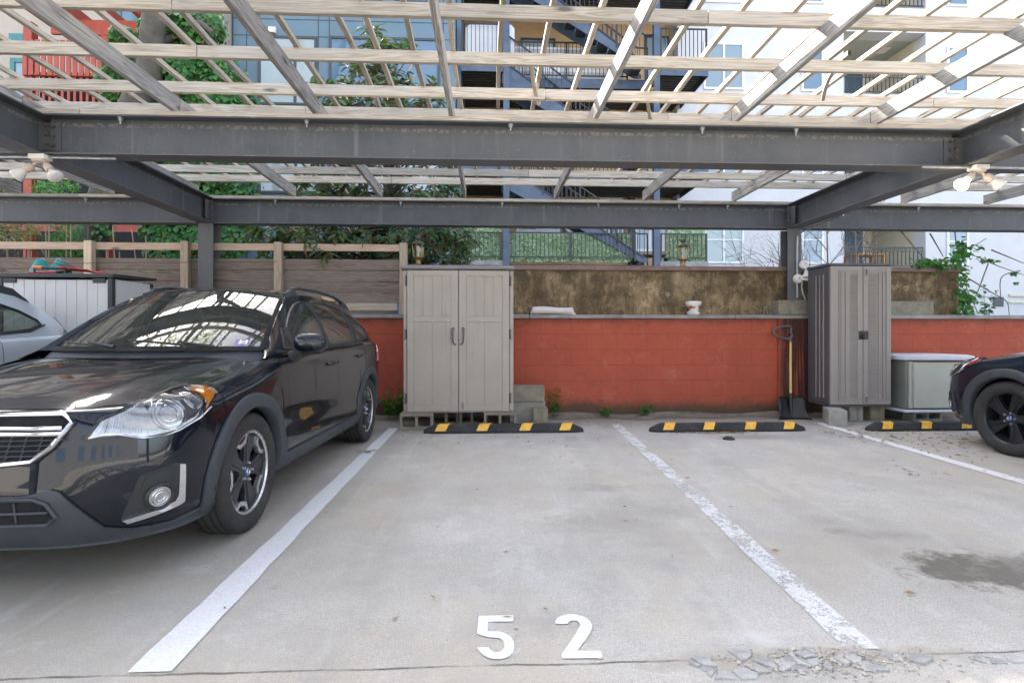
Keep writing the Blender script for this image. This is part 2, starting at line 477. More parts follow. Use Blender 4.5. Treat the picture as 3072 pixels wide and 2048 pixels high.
CAR_PLAN = [(0.0,0.0),(0.006,0.22),(0.03,0.44),(0.10,0.62),(0.22,0.755),(0.38,0.835),(0.58,0.868),(0.90,0.882),(1.25,0.884),
            (1.70,0.884),(2.20,0.884),(2.70,0.884),(3.20,0.884),(3.60,0.882),(3.95,0.862),(4.20,0.80),(4.36,0.66),(4.43,0.40),(4.45,0.0)]
_HY = [(0,.795),(.085,.81),(.2,.845),(.4,.892),(.6,.930),(.9,.978),(1.15,1.012),(1.4,1.04),(1.8,1.06)]

def hood_z(y, x):
    y = np.asarray(y, float); x = np.abs(np.asarray(x, float))
    z = np.interp(y, [a for a, _ in _HY], [b for _, b in _HY])
    # smooth the table a little
    z = .5*z + .25*np.interp(y+.08, [a for a, _ in _HY], [b for _, b in _HY]) + .25*np.interp(y-.08, [a for a, _ in _HY], [b for _, b in _HY])
    z = z - .052*(x/.75)**3
    cx = .40 + .22*np.clip(y, 0, 1.2)          # raised centre panel edge
    z = z + .014*(1/(1+np.exp((x-cx)/.018)) - .5) * np.clip(y/.25, 0, 1)
    return z

def car_controls():
    plan = np.array(CAR_PLAN); k = len(plan)
    tan = np.gradient(plan, axis=0); tan[0] = (0, 1); tan[-1] = (0, -1)
    tan /= np.linalg.norm(tan, axis=1)[:, None]
    nrm = np.stack([-tan[:, 1], tan[:, 0]], 1)     # outward: front (-1,0) ; side (0,1)
    ins = np.zeros((k, 9)); z = np.zeros((k, 9))
    for c in range(k):
        y, x = plan[c]
        if c <= 2:   lo = [.10,.035,.0,.008,.020]; up = [.032,.045,.058,.085]; zl = [.22,.30,.42,.53,.64]
        elif c <= 4: lo = [.10,.04,.01,.0,.010]; up = [.022,.045,.075,.12]; zl = [.22,.30,.42,.54,.65]
        elif c <= 7: lo = [.08,.03,.01,.0,.0]; up = [.006,.03,.08,.155]; zl = [.24,.30,.42,.54,.66]
        elif c == 8: lo = [.09,.035,.012,.010,.0]; up = [.004,.018,.055,.115]; zl = [.24,.30,.40,.52,.66]
        elif c <= 14: lo = [.09,.035,.012,.016,.0]; up = [.004,.012,.030,.075]; zl = [.24,.30,.40,.52,.66]
        else: lo = [.10,.04,.01,.0,.0]; up = [.01,.03,.06,.10]; zl = [.26,.32,.42,.54,.66]
        ins[c, :5] = lo; ins[c, 5:] = up; z[c, :5] = zl
        p8 = plan[c] + nrm[c]*(-ins[c, 8])
        if c <= 7: zt = float(hood_z(p8[0], p8[1]))
        elif c == 8: zt = .985
        else: zt = float(np.interp(y, [1.7,3.2,3.95,4.45], [1.0,1.035,1.065,1.075]))
        z[c, 5:] = zl[4] + (zt-zl[4])*np.array([.42,.74,.93,1.0])
    P = np.zeros((k, 9, 3))
    for c in range(k):
        for r in range(9):
            q = plan[c] - nrm[c]*ins[c, r]
            P[c, r] = (max(q[1], 0.0), q[0], z[c, r])
    P[0, :, 0] = 0; P[-1, :, 0] = 0
    return P

CARP = car_controls()
NT_, NQ_ = 18*24+1, 8*10+1
_TT = np.linspace(0, 18, NT_); _QQ = np.linspace(0, 8, NQ_)
_tmp = _cr(CARP, _TT)                                     # (NT,9,3)
CARG = np.transpose(_cr(np.transpose(_tmp, (1,0,2)), _QQ), (1,0,2))   # (NT,NQ,3)
_mid = CARG[:, 40, :2]
CARA = np.concatenate([[0], np.cumsum(np.linalg.norm(np.diff(_mid, axis=0), axis=1))])   # arc length of each column at mid height

def body_az(a, z, off=0.0):
    """point of the body shell at arc length a (from the front centre) and height z, plus the outward offset; negative a = right side"""
    sgn = -1.0 if a < 0 else 1.0; a = abs(a)
    i = float(np.interp(a, CARA, np.arange(NT_)))
    def col(ii):
        i0 = int(min(max(math.floor(ii), 0), NT_-2)); f = ii - i0
        return CARG[i0]*(1-f) + CARG[i0+1]*f
    def at(ii, zz):
        c = col(ii); zc = np.maximum.accumulate(c[:, 2])
        return np.array([np.interp(zz, zc, c[:, 0]), np.interp(zz, zc, c[:, 1]), zz])
    p = at(i, z)
    if off:
        e = 1.5
        du = at(min(i+e, NT_-1), z) - at(max(i-e, 0), z)
        dv = at(i, min(z+.012, 1.06)) - at(i, z-.012)
        n = np.cross(du, dv); n /= (np.linalg.norm(n)+1e-12)
        # outward: away from car axis point
        if n @ (p - np.array([0, np.clip(p[1], .9, 3.6), p[2]])) < 0: n = -n
        p = p + n*off
    return Vector((p[0]*sgn, p[1], p[2]))

# greenhouse: line where roof / pillar meets the side glass (y, x, z)
ROOF_EDGE = [(1.22,.775,.985),(1.34,.74,1.045),(1.50,.705,1.145),(1.72,.662,1.28),(1.92,.622,1.385),(2.08,.598,1.436),(2.40,.585,1.474),(2.9,.58,1.482),
             (3.4,.57,1.462),(3.8,.56,1.41),(4.05,.565,1.33),(4.20,.585,1.235),(4.32,.63,1.10)]
def roof_edge(y):
    ys = [p[0] for p in ROOF_EDGE]
    return np.array([np.interp(y, ys, [p[1] for p in ROOF_EDGE]), y, np.interp(y, ys, [p[2] for p in ROOF_EDGE])])
_belt = CARG[:, -1, :]
def belt_pt(y):
    m = slice(7*24, 17*24)
    return np.array([np.interp(y, _belt[m, 1], _belt[m, 0]), y, np.interp(y, _belt[m, 1], _belt[m, 2])])
def green_h(y, h, off=0.0):
    b = belt_pt(y); t = roof_edge(y)
    p = b*(1-h) + t*h
    p[0] += .022*math.sin(math.pi*min(max(h,0),1)) + off*.95; p[2] += off*.3
    return p
def green_yz(y, z, off=0.0):
    b = belt_pt(y); t = roof_edge(y)
    h = (z-b[2])/max(t[2]-b[2], 1e-3)
    p = green_h(y, h, off)
    return Vector(p)

def shield(u, v, off=0.0):
    """windscreen: u -1..1 across, v 0 bottom .. 1 top"""
    a = abs(u)
    b = np.array([.715*u, 1.055 + .32*a**2.2, 1.036 - .003*a**2])
    t = np.array([.575*u, 1.905 + .12*a**2, 1.490 - .058*a**2.2])
    p = b*(1-v) + t*v
    n = np.array([.35*u, -.5, .8]); n /= np.linalg.norm(n)
    return Vector(p + n*(.012*math.sin(math.pi*v) + off))
def fill_poly(poly, step):
    """2D outline -> (points, triangles, boundary) with interior points so the fill follows a curved surface"""
    b = []
    n = len(poly)
    for i in range(n):
        p = Vector(poly[i]); q = Vector(poly[(i+1) % n]); k = max(1, int((q-p).length/step))
        for j in range(k): b.append(p + (q-p)*(j/k))
    xs = [p[0] for p in b]; ys = [p[1] for p in b]
    def inside(x, y):
        c = False
        for i in range(len(b)):
            x1, y1 = b[i]; x2, y2 = b[i-1]
            if (y1 > y) != (y2 > y) and x < (x2-x1)*(y-y1)/(y2-y1)+x1: c = not c
        return c
    def near(x, y):
        return min((px-x)**2+(py-y)**2 for px, py in b) < (step*.5)**2
    pts = list(b)
    x = min(xs) + step*.5
    while x < max(xs):
        y = min(ys) + step*.5
        while y < max(ys):
            if inside(x, y) and not near(x, y): pts.append(Vector((x, y)))
            y += step
        x += step
    nb = len(b)
    v, e, f, ov, oe, of = delaunay_2d_cdt([Vector((p[0], p[1])) for p in pts], [(i, (i+1) % nb) for i in range(nb)], [], 1, 1e-7)
    return v, [tuple(t) for t in f], nb

D5 = [(535,270),(740,264),(940,260),(944,300),(942,335),(800,337),(645,338),(642,390),(640,450),(700,450),(770,452),(830,466),(880,490),(918,525),(945,570),(952,615),(950,650),(935,698),(900,740),(855,765),(800,778),(745,780),(690,776),(640,760),(590,735),(555,702),(530,670),(512,640),(580,638),(650,637),(665,662),(690,685),(720,696),(750,698),(785,690),(810,675),(828,648),(835,620),(830,587),(815,555),(790,538),(760,530),(700,526),(640,520),(570,500),(512,478),(522,370)]
D2 = [(1435,362),(1434,340),(1442,315),(1462,293),(1490,275),(1535,258),(1580,250),(1635,248),(1690,252),(1750,268),(1800,295),(1842,330),(1868,372),(1870,395),(1866,420),(1838,482),(1800,540),(1745,610),(1695,678),(1830,680),(1965,680),(1982,715),(1990,745),(1985,770),(1950,776),(1930,768),(1720,770),(1515,772),(1508,740),(1512,712),(1555,655),(1605,585),(1655,505),(1700,430),(1718,400),(1726,375),(1718,350),(1700,335),(1670,326),(1635,325),(1605,334),(1588,350),(1582,364),(1510,366)]
digit(D5, M['line_fresh']); digit(D2, M['line_fresh'])
digit(D5, M['line_ghost'], .002, .028, .012, 'faded_number'); digit(D2, M['line_ghost'], .002, .035, .012, 'faded_number')

# ---- terrace behind the wall
M['soil'] = simple('dark_garden_soil', (.07,.058,.045), .95, 0, .3, 4, bump=.6, bscale=30)
m = MB(); m.grid([[(x,y,1.28) for x in (-60,-12,12,60)] for y in (7.72,10,15,40)])
o = m.build('terrace', M['soil']); tag(o, kind='structure')
if o.data.polygons[0].normal.z < 0: o.data.flip_normals()

# ---- red block retaining wall
def red_wall_mat():
    t = NT('red_painted_block')
    s = t.sep(); cv = t.node('ShaderNodeCombineXYZ'); t.L(s[0], cv.inputs[0]); t.L(s[2], cv.inputs[1])
    br = t.node('ShaderNodeTexBrick', offset=.5, squash=1.0)
    t.L(t.vmath('ADD', cv.outputs[0], (.12, -.065, 0)), br.inputs['Vector'])
    br.inputs['Color1'].default_value = (.0,.0,.0,1); br.inputs['Color2'].default_value = (1,1,1,1); br.inputs['Mortar'].default_value = (.5,.5,.5,1)
    br.inputs['Scale'].default_value = 1.0; br.inputs['Brick Width'].default_value = .428; br.inputs['Row Height'].default_value = .2155
    br.inputs['Mortar Size'].default_value = .0045; br.inputs['Mortar Smooth'].default_value = .4; br.inputs['Bias'].default_value = 0
    n = t.noise(1.6, 6, .65); n2 = t.noise(9, 6, .7); fine = t.noise(130, 3, .6)
    c = t.ramp(n, [(.3, (.36,.080,.044)), (.7, (.45,.106,.058))])
    c = t.mix(t.math('MULTIPLY', t.math('SUBTRACT', br.outputs['Color'], .5) if False else br.outputs['Color'], .16), c, (.27,.058,.034))
    c = t.mix(t.math('MULTIPLY', br.outputs['Fac'], t.ramp(n2, [(.38,.55),(.58,.10)])), c, (.14,.045,.03))
    c = t.mix(t.ramp(n2, [(.52, 0.0), (.66, .35)]), c, (.25,.062,.04))
    wn = t.noise(3.3, 8, .8, t.vmath('ADD', t.co(), (5, 0, 2)))
    c = t.mix(t.ramp(wn, [(.56, 0.0), (.62, .30)]), c, (.46,.17,.11))
    ft = t.noise(45, 4, .7)
    c = t.mix(t.ramp(ft, [(.66, 0.0), (.72, .5)]), c, (.16,.05,.03))
    # damp and moss climbing from the foot
    zz = t.math('SUBTRACT', s[2], t.math('MULTIPLY', t.noise(3.0, 7, .75), .42))
    c = t.mix(t.ramp(t.math('ADD', zz, .25), [(.16, .9), (.30, 0.0)]), c, (.075,.062,.04))
    # darker band under the coping
    c = t.mix(t.ramp(t.math('ADD', t.math('SUBTRACT', s[2], 1.0), t.math('MULTIPLY', n2, .22)), [(.36, 0.0), (.46, .55)]), c, (.12,.05,.035))
    # run-off below the column pier
    px = t.math('ABSOLUTE', t.math('SUBTRACT', s[0], 4.38))
    strk = t.noise(2.0, 5, .7, t.scaled((16,1,.5)))
    pm = t.math('MULTIPLY', t.ramp(px, [(.20, 1.0), (.30, 0.0)]), t.ramp(strk, [(.30, 0.0), (.50, .92)]))
    c = t.mix(pm, c, (.045,.025,.02))
    # flaked paint
    fl = t.noise(22, 4, .6); fx = t.ramp(t.math('ABSOLUTE', t.math('SUBTRACT', s[0], 4.0)), [(.12, 1.0), (.30, 0.0)])
    c = t.mix(t.math('MULTIPLY', t.ramp(fl, [(.70, 0.0), (.73, 1.0)]), fx), c, (.62,.50,.45))
    t.set(col=c, rough=.8, spec=.3)
    h = t.math('SUBTRACT', t.math('ADD', t.math('MULTIPLY', fine, .25), t.math('MULTIPLY', n2, .35)), t.math('MULTIPLY', br.outputs['Fac'], .85))
    t.bump(h, .5, .008)
    return t.m
M['red_wall'] = red_wall_mat()
WY = 7.50
rw = thing('retaining_wall', 'long red painted concrete block wall with a grey stone coping', 'wall', (0,0,0))
m = MB(); m.box(-13, 13, WY, 7.80, -.05, 1.362); m.build('block_wall', M['red_wall'], rw)
m = MB(); m.box(4.10, 4.60, WY-.035, WY+.02, -.05, 1.365); m.build('pilaster', M['red_wall'], rw)
x = -13.0; rr = random.Random(2)
while x < 13:
    w = rr.uniform(1.1, 1.9)
    if x > -13 or True:
        m = MB()
        x1 = min(x+w, 13)
        zt = 1.416 + rr.uniform(-.003,.003); yf = WY-.032+rr.uniform(-.004,.004)
        m.box(x+.003, x1-.003, yf, 7.82, 1.3635, zt)
        m.build('coping_stone', M['cap_stone'], rw, bevel=.006)
    x += w

# ---- stained upper wall
def stained_mat():
    t = NT('stained_rendered_wall')
    s = t.sep()
    st = t.noise(1.0, 9, .78, t.scaled((5.0,1,1.3)), .5); b = t.noise(2.4, 7, .7); f = t.noise(40, 5, .7); big = t.noise(.9, 4, .6)
    c = t.ramp(st, [(.36, (.11,.073,.040)), (.44, (.24,.152,.075)), (.51, (.46,.30,.15)), (.59, (.74,.54,.31))])
    c = t.mix(t.ramp(b, [(.40, .75), (.47, 0.0)]), c, (.13,.095,.056))
    c = t.mix(t.ramp(f, [(.52, 0.0), (.64, .55)]), c, (.42,.31,.16))
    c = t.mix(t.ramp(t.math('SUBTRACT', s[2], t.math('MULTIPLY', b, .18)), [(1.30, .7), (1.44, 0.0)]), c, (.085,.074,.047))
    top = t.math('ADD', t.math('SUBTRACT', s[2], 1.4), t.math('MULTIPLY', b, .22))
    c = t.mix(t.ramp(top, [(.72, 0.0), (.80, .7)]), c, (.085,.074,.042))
    pt = t.noise(1.9, 9, .8, t.vmath('ADD', t.co(), (4.4, 0, 1.0)))
    c = t.mix(t.ramp(pt, [(.42, .8), (.50, 0.0)]), c, (.075,.055,.033))
    c = t.mix(t.ramp(pt, [(.55, 0.0), (.62, .5)]), c, (.60,.45,.27))
    mo = t.noise(5.0, 6, .7)
    c = t.mix(t.ramp(mo, [(.62, 0.0), (.72, .5)]), c, (.030,.034,.018))
    t.set(col=c, rough=.92, spec=.2)
    t.bump(t.math('ADD', f, b), .5, .008); return t.m
M['stained'] = stained_mat()
sw = thing('garden_wall', 'brown stained rendered wall above the red wall with a brick coloured cap', 'wall', (0,0,0))
m = MB(); m.box(-1.15, 6.92, 7.66, 7.88, 1.28, 2.052); m.build('rendered_wall', M['stained'], sw)
x = -1.2
while x < 6.9:
    m = MB(); m.box(x+.002, min(x+1.36, 6.96)-.002, 7.63, 7.91, 2.0535, 2.118); m.build('coping_stone', M['brown_cap'], sw, bevel=.006); x += 1.36

# ---- timber fence on the left
fn = thing('timber_fence', 'weathered horizontal board fence with pale posts and an open top rail', 'fence', (0,0,0))
zb = 1.558; k = 0
while zb < 2.1:
    m = MB(); m.box(-13, -1.235, 7.665+.002*(k % 2), 7.69, zb+.003, zb+.155); m.build('board', M['fence_x'], fn, bevel=.003); zb += .158; k += 1
m = MB(); m.box(-13, -1.26, 7.625, 7.664, 1.475, 1.575); m.build('bottom_rail', M['wood_x'], fn, bevel=.004)
m = MB(); m.box(-13, -1.26, 7.60, 7.66, 1.4185, 1.4735); m.build('sole_plate', M['fence_x'], fn, bevel=.004)
m = MB(); m.box(-13, -1.215, 7.655, 7.695, 2.302, 2.400); m.build('top_rail', M['rail_x'], fn, bevel=.004)
m = MB(); m.box(-2.30, -2.12, 7.62, 7.66, 1.60, 1.665); m.build('offcut', M['rail_x'], fn, bevel=.003)
for xc in (-8.15,-6.85,-5.40,-4.13,-2.88,-1.17):
    m = MB(); m.box(xc-.052, xc+.052, 7.565, 7.652, 1.4185, 2.41); m.build('post', M['post_z'], fn, bevel=.005)
m = MB(); m.tube([(-8.15,7.56,2.12),(-5.4,7.556,2.10),(-4.13,7.558,2.12),(-2.88,7.558,2.14)], .003, 5); m.build('wire', M['black_plastic'], fn)
# ================================================================ steel and timber pergola
pg = thing('pergola', 'steel framed parking pergola with weathered open timber slats overhead', 'pergola', (0,0,0))
ZB, ZT = 2.648, 2.985
def ibeam_x(x0, x1, yc, z0=ZB, z1=ZT, fw=.19, tf=.014, tw=.010, name='cross_beam'):
    m = MB()
    m.box(x0, x1, yc-fw/2, yc+fw/2, z0, z0+tf); m.box(x0, x1, yc-fw/2, yc+fw/2, z1-tf, z1)
    m.box(x0, x1, yc-tw/2, yc+tw/2, z0+tf, z1-tf)
    return m.build(name, M['steel'], pg, bevel=.003)
def ibeam_y(xc, y0, y1, z0=ZB-.004, z1=ZT+.004, fw=.20, tf=.015, tw=.011):
    m = MB()
    m.box(xc-fw/2, xc+fw/2, y0, y1, z0, z0+tf); m.box(xc-fw/2, xc+fw/2, y0, y1, z1-tf, z1)
    m.box(xc-tw/2, xc+tw/2, y0, y1, z0+tf, z1-tf)
    return m.build('girder', M['steel'], pg, bevel=.003)
COLX = [-11.97, -3.81, 4.352, 12.5]
BY = [-1.0, 1.9, 4.78, 7.60]
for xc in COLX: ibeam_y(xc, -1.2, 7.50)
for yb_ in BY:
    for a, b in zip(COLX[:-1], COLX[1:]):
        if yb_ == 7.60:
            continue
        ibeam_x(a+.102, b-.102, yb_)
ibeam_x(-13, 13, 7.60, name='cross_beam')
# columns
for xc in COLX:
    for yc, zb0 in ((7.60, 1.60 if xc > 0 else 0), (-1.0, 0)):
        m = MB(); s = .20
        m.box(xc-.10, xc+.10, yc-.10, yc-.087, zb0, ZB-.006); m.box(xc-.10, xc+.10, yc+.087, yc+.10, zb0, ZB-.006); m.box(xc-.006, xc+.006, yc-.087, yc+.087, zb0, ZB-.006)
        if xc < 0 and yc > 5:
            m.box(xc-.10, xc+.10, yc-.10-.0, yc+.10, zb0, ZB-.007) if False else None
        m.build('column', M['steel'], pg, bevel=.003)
# bolted connection plates
for xc in (COLX[1], COLX[2]):
    for yb_ in (1.9, 4.78, 7.60):
        for s in (1, -1):
            m = MB()
            xa = xc + s*.006
            if yb_ < 7:
                m.box(min(xa+s*.0, xa+s*.10), max(xa, xa+s*.10), yb_-.115 if False else yb_-.020, yb_-.008, ZB+.05, ZT-.05)
                m.box(min(xc+s*.10, xc+s*.19), max(xc+s*.10, xc+s*.19), yb_-.018, yb_-.007, ZB+.045, ZT-.05)
                pl = m.build('clip_angle', M['steel'], pg, bevel=.002)
                b = MB()
                for z in (ZB+.09, ZB+.17, ZB+.25):
                    b.lathe([(0,.018),(.013,.016),(.016,.0)], 6, Matrix.Translation((xc+s*.135, yb_-.018, z)) @ Matrix.Rotation(R(90), 4, 'X')); b.build('bolt', M['rust'], pl); b = MB()
                    b.lathe([(0,.022),(.015,.020),(.018,.0)], 6, Matrix.Translation((xc+s*.100, yb_-.06, z)) @ Matrix.Rotation(R(90)*s, 4, 'Y')); b.build('bolt', M['rust'], pl); b = MB()
            else:
                m.box(min(xc+s*.055, xc+s*.068), max(xc+s*.055, xc+s*.068), 7.38, 7.505, ZB+.04, ZT-.04)
                m.box(xc+s*.085-.02, xc+s*.085+.02, 7.492, 7.502, ZB+.03, ZT-.03)
                pl = m.build('clip_angle', M['steel'], pg, bevel=.002)
                b = MB()
                for z in (ZB+.08, ZB+.14, ZB+.20, ZB+.26):
                    b.lathe([(0,.020),(.014,.018),(.017,.0)], 6, Matrix.Translation((xc+s*.085, 7.492, z)) @ Matrix.Rotation(R(90), 4, 'X')); b.build('bolt', M['rust'], pl); b = MB()
# timber: nailers, rafters, battens, slats
rp = random.Random(8)
def split_x(name, x0, x1, yc, dy, z0, z1, mat, lens=(3.0,4.2), nm=True):
    x = x0 - rp.uniform(0, 2)
    while x < x1:
        L = rp.uniform(*lens); a = max(x, x0); b = min(x+L, x1)
        if b - a > .05:
            m = MB(); j = rp.uniform(-.004,.004); hx = (b-a)/2
            m.box(-hx+.002, hx-.002, -dy/2, dy/2, 0, z1-z0)
            o = m.build(name, mat, pg, bevel=.004, loc=((a+b)/2, yc+j, z0+rp.uniform(-.002,.002)))
        x += L
for yb_ in BY: split_x('nailer', -13, 13, yb_, .17 if yb_ < 7 else .16, ZT+.001, ZT+.041, M['wood_x'])
Z1 = ZT+.044
RX = [-6.30,-5.08,-3.965,-2.660,-1.480,-.318,.950,2.212,3.500,4.78,6.0,7.25]
for bay in range(3):
    y0, y1 = BY[bay], BY[bay+1]
    for i, xr in enumerate(RX):
        m = MB(); L = y1-y0
        dx = 0.0
        m.box(-.020, .020, -L/2+.012, L/2-.005, 0, .140)
        m.build('rafter', M['wood_y'], pg, bevel=.004, loc=(xr+dx, (y0+y1)/2 - (.0 if bay else 0), Z1))
Z2 = Z1+.142
for yb_ in (-.6,0,.6,1.2,1.75,2.32,2.92,3.50,4.09,4.68,5.13,5.80,6.38,6.97,7.37):
    split_x('batten', -9, 9.5, yb_, .038, Z2, Z2+.090, M['wood_x'], (3.2,4.8))
Z3 = Z2+.0925
xs = []
for a, b in zip(RX[:-1], RX[1:]):
    for k in range(4): xs.append(a + (b-a)*(k+.36)/4 + rp.uniform(-.02,.02))
for xsl in xs:
    for (y0, y1) in ((-1.0, 2.6+rp.uniform(-.2,.2)), (2.62+rp.uniform(-.05,.05), 7.66)):
        if rp.random() < .03: continue
        n = 12; m = MB(); warp = rp.choice((0,0,0,0,0,.03,-.03,.07,-.06)); lift = rp.choice((0,0,0,.004,.01))
        rows = []
        L = y1-y0
        for i in range(n+1):
            t = i/n; cx = warp*math.sin(math.pi*t*1.5); cz = lift*math.sin(math.pi*t*2)**2
            y = -L/2+L*t
            rows.append([(cx-.017,y,cz),(cx+.017,y,cz),(cx+.017,y,cz+.036),(cx-.017,y,cz+.036),(cx-.017,y,cz)])
        m.grid(rows); m.add(rows[0][:4], [(3,2,1,0)]); m.add(rows[-1][:4], [(0,1,2,3)])
        m.build('slat', M['slat_y'], pg, loc=(xsl, (y0+y1)/2, Z3), flipfix=True)
# a few warped sprung slats hanging loose
for (xa, ya, amp) in ((1.42,4.6,.16),(2.75,4.0,.14),(3.05,4.85,-.10),(.35,4.2,.10)):
    rows = []; n = 12; m = MB()
    for i in range(n+1):
        t = i/n; cx = amp*t*t; y = .55*t
        rows.append([(cx-.015,y,-.11*t*t),(cx+.015,y,-.11*t*t),(cx+.015,y,.034-.11*t*t),(cx-.015,y,.034-.11*t*t),(cx-.015,y,-.11*t*t)])
    m.grid(rows); m.add(rows[-1][:4], [(0,1,2,3)]); m.build('sprung_slat', M['slat_y'], pg, loc=(xa, ya, Z3), flipfix=True)
# little bolts under the top flanges
for yb_, xs_ in ((4.78, (-3.1,-1.55,.2,1.9,2.75)), (7.60, (-5.4,-2.9,-1.2,.2,1.55,2.7,3.4,6.2,8.0))):
    for xb in xs_:
        m = MB(); m.lathe([(0,-.055),(.007,-.055),(.007,-.028),(.017,-.028),(.017,-.010),(.024,-.010),(.024,0)], 8, Matrix.Translation((xb, yb_-.06, ZT-.014)))
        m.build('hanger_bolt', M['galv'], pg)
# ================================================================ cars
def paint(name, col, flake, rough=.3, metal=.4, dust=.0, spec=.1):
    t = NT(name)
    n = t.noise(900, 1, .5)
    c = t.ramp(n, [(.45, col), (.75, flake)])
    if dust:
        d = t.noise(3.0, 6, .7)
        c = t.mix(t.ramp(d, [(.40, 0.0), (.8, dust)]), c, (.20,.18,.15))
    t.set(col=c, rough=rough, metal=metal, coat=1.0, coatr=.025, spec=spec)
    return t.m
M['paint_black'] = paint('black_car_paint', (.0030,.0047,.010), (.008,.014,.028), dust=.0)
M['paint_navy'] = paint('navy_car_paint', (.008,.014,.026), (.02,.035,.06), rough=.35, dust=.05)
M['paint_silver'] = paint('silver_blue_car_paint', (.50,.58,.66), (.66,.72,.78), rough=.35, metal=.35)
M['clad'] = simple('grey_black_plastic_cladding', (.040,.047,.055), .55, 0, .12, 5, bump=.1, bscale=200, dirt=.2, dirtcol=(.085,.08,.07))
M['gap'] = simple('dark_panel_gap', (.004,.004,.005), .9)
M['tyre'] = simple('tyre_rubber', (.028,.027,.026), .85, 0, .18, 14, bump=.3, bscale=140, dirt=.5, dirtcol=(.075,.068,.06))
M['rim_dark'] = simple('dark_grey_alloy', (.055,.058,.062), .38, .5, .15, 8)
M['rim_silver'] = simple('machined_alloy', (.62,.62,.62), .28, .85, .08, 8)
M['rim_black'] = simple('gloss_black_alloy', (.020,.022,.025), .32, .3, .2, 8)
M['well'] = simple('wheel_well_lining', (.006,.006,.007), .95)
M['car_glass'] = None
M['seat_beige'] = simple('beige_seat_fabric', (.36,.34,.27), .9, 0, .1, 20)
M['dash'] = simple('dark_dashboard', (.02,.022,.022), .6)
M['lens_amber'] = simple('amber_lens', (.85,.30,.03), .15, 0, .15, 40, coat=1.0)
M['lens_red'] = simple('red_lens', (.45,.02,.02), .12, 0, .2, 40, coat=1.0)
M['reflector'] = simple('headlamp_reflector', (.46,.46,.45), .22, .75, .18, 30)
M['blue_badge'] = simple('blue_badge', (.03,.10,.28), .3, .2)
M['orange'] = simple('orange_stitching', (.65,.20,.05), .7)

def clear_lens():
    t = NT('clear_lamp_lens')
    tr = t.node('ShaderNodeBsdfTransparent'); tr.inputs[0].default_value = (.95,.96,.97,1)
    gl = t.node('ShaderNodeBsdfGlossy'); gl.inputs['Roughness'].default_value = .02
    fr = t.node('ShaderNodeFresnel'); fr.inputs[0].default_value = 1.5
    ms = t.node('ShaderNodeMixShader'); t.L(fr.outputs[0], ms.inputs[0]); t.L(tr.outputs[0], ms.inputs[1]); t.L(gl.outputs[0], ms.inputs[2])
    t.L(ms.outputs[0], t.out.inputs[0]); return t.m
M['clear_lens'] = clear_lens()

def shield_glass(name='windscreen_glass', tint=(.88,.95,.91)):
    t = NT(name)
    tr = t.node('ShaderNodeBsdfTransparent'); tr.inputs[0].default_value = (*tint,1)
    gl = t.node('ShaderNodeBsdfGlossy'); gl.inputs['Roughness'].default_value = .012
    fr = t.node('ShaderNodeFresnel'); fr.inputs[0].default_value = 2.0
    df = t.node('ShaderNodeBsdfDiffuse'); df.inputs[0].default_value = (.50,.52,.46,1); m2 = t.node('ShaderNodeMixShader'); m2.inputs[0].default_value = .07  # pale diffuse share added as haze to lift the dark glass
    t.L(tr.outputs[0], m2.inputs[1]); t.L(df.outputs[0], m2.inputs[2])
    ms = t.node('ShaderNodeMixShader'); t.L(fr.outputs[0], ms.inputs[0]); t.L(m2.outputs[0], ms.inputs[1]); t.L(gl.outputs[0], ms.inputs[2])
    t.L(ms.outputs[0], t.out.inputs[0]); return t.m
M['shield_glass'] = shield_glass(); M['car_glass'] = shield_glass('tinted_side_glass', (.62,.68,.63))

def surf_patch(mb, poly, fn, off, skirt=.012, step=.035):
    """a plate that follows surface fn(a,z,off), with an edge going back into the body"""
    v, f, nb = fill_poly(poly, step)
    P = [fn(p[0], p[1], off) for p in v]
    # orient
    mb.add(P, f)
    b = [p for p in v[:nb]]
    top = [fn(p[0], p[1], off) for p in b]; bot = [fn(p[0], p[1], off-skirt) for p in b]
    k = len(b)
    mb.add(top+bot, [(i, (i+1) % k, k+(i+1) % k, k+i) for i in range(k)])
    return mb

def surf_strip(mb, line, w, fn, off, thick=.01, closed=False):
    """raised bead along a polyline lying on surface fn"""
    pts = [fn(a, z, off) for a, z in line]
    n = len(pts)
    mb.tube(pts + ([pts[0]] if closed else []), w/2, 6)
    return mb

def car_panel(a0, a1, zlow, q1=80, n=None, off=0.0, q0=0, rows=26):
    """grid of body-shell points between arc lengths a0,a1 with lower edge zlow(y)"""
    n = n or max(4, int((a1-a0)/.02))
    g = []
    for a in np.linspace(a0, a1, n):
        i = float(np.interp(a, CARA, np.arange(NT_))); i0 = min(int(i), NT_-2); f = i-i0
        c = CARG[i0]*(1-f) + CARG[i0+1]*f
        y = c[40, 1]
        zl = zlow(y) if zlow else -1
        zc = np.maximum.accumulate(c[:, 2])
        ql = max(q0, float(np.interp(zl, zc, np.arange(NQ_)))) if zl > zc[0] else q0
        ql = min(ql, q1-.5)
        rowp = []
        for q in np.linspace(ql, q1, rows):
            j = min(int(q), NQ_-2); ff = q-j
            p = c[j]*(1-ff) + c[j+1]*ff
            if off:
                ctr = np.array([0, min(max(p[1], .5), 4.0), .6]); d = p-ctr; d[2] *= .3
                d /= (np.linalg.norm(d)+1e-9); p = p + d*off
            rowp.append(p)
        g.append(rowp)
    return g

def arc_of_y(y):
    m = slice(0, 16*24)
    return float(np.interp(y, CARG[m, 40, 1], CARA[m]))

AX_F, AX_R, AX_Z, ARCH = .895, 3.53, .342, .385
def arch_low(base):
    def f(y):
        z = base
        for ya in (AX_F, AX_R):
            d = abs(y-ya)
            if d < ARCH: z = max(z, AX_Z + math.sqrt(ARCH**2-d*d))
        return z
    return f

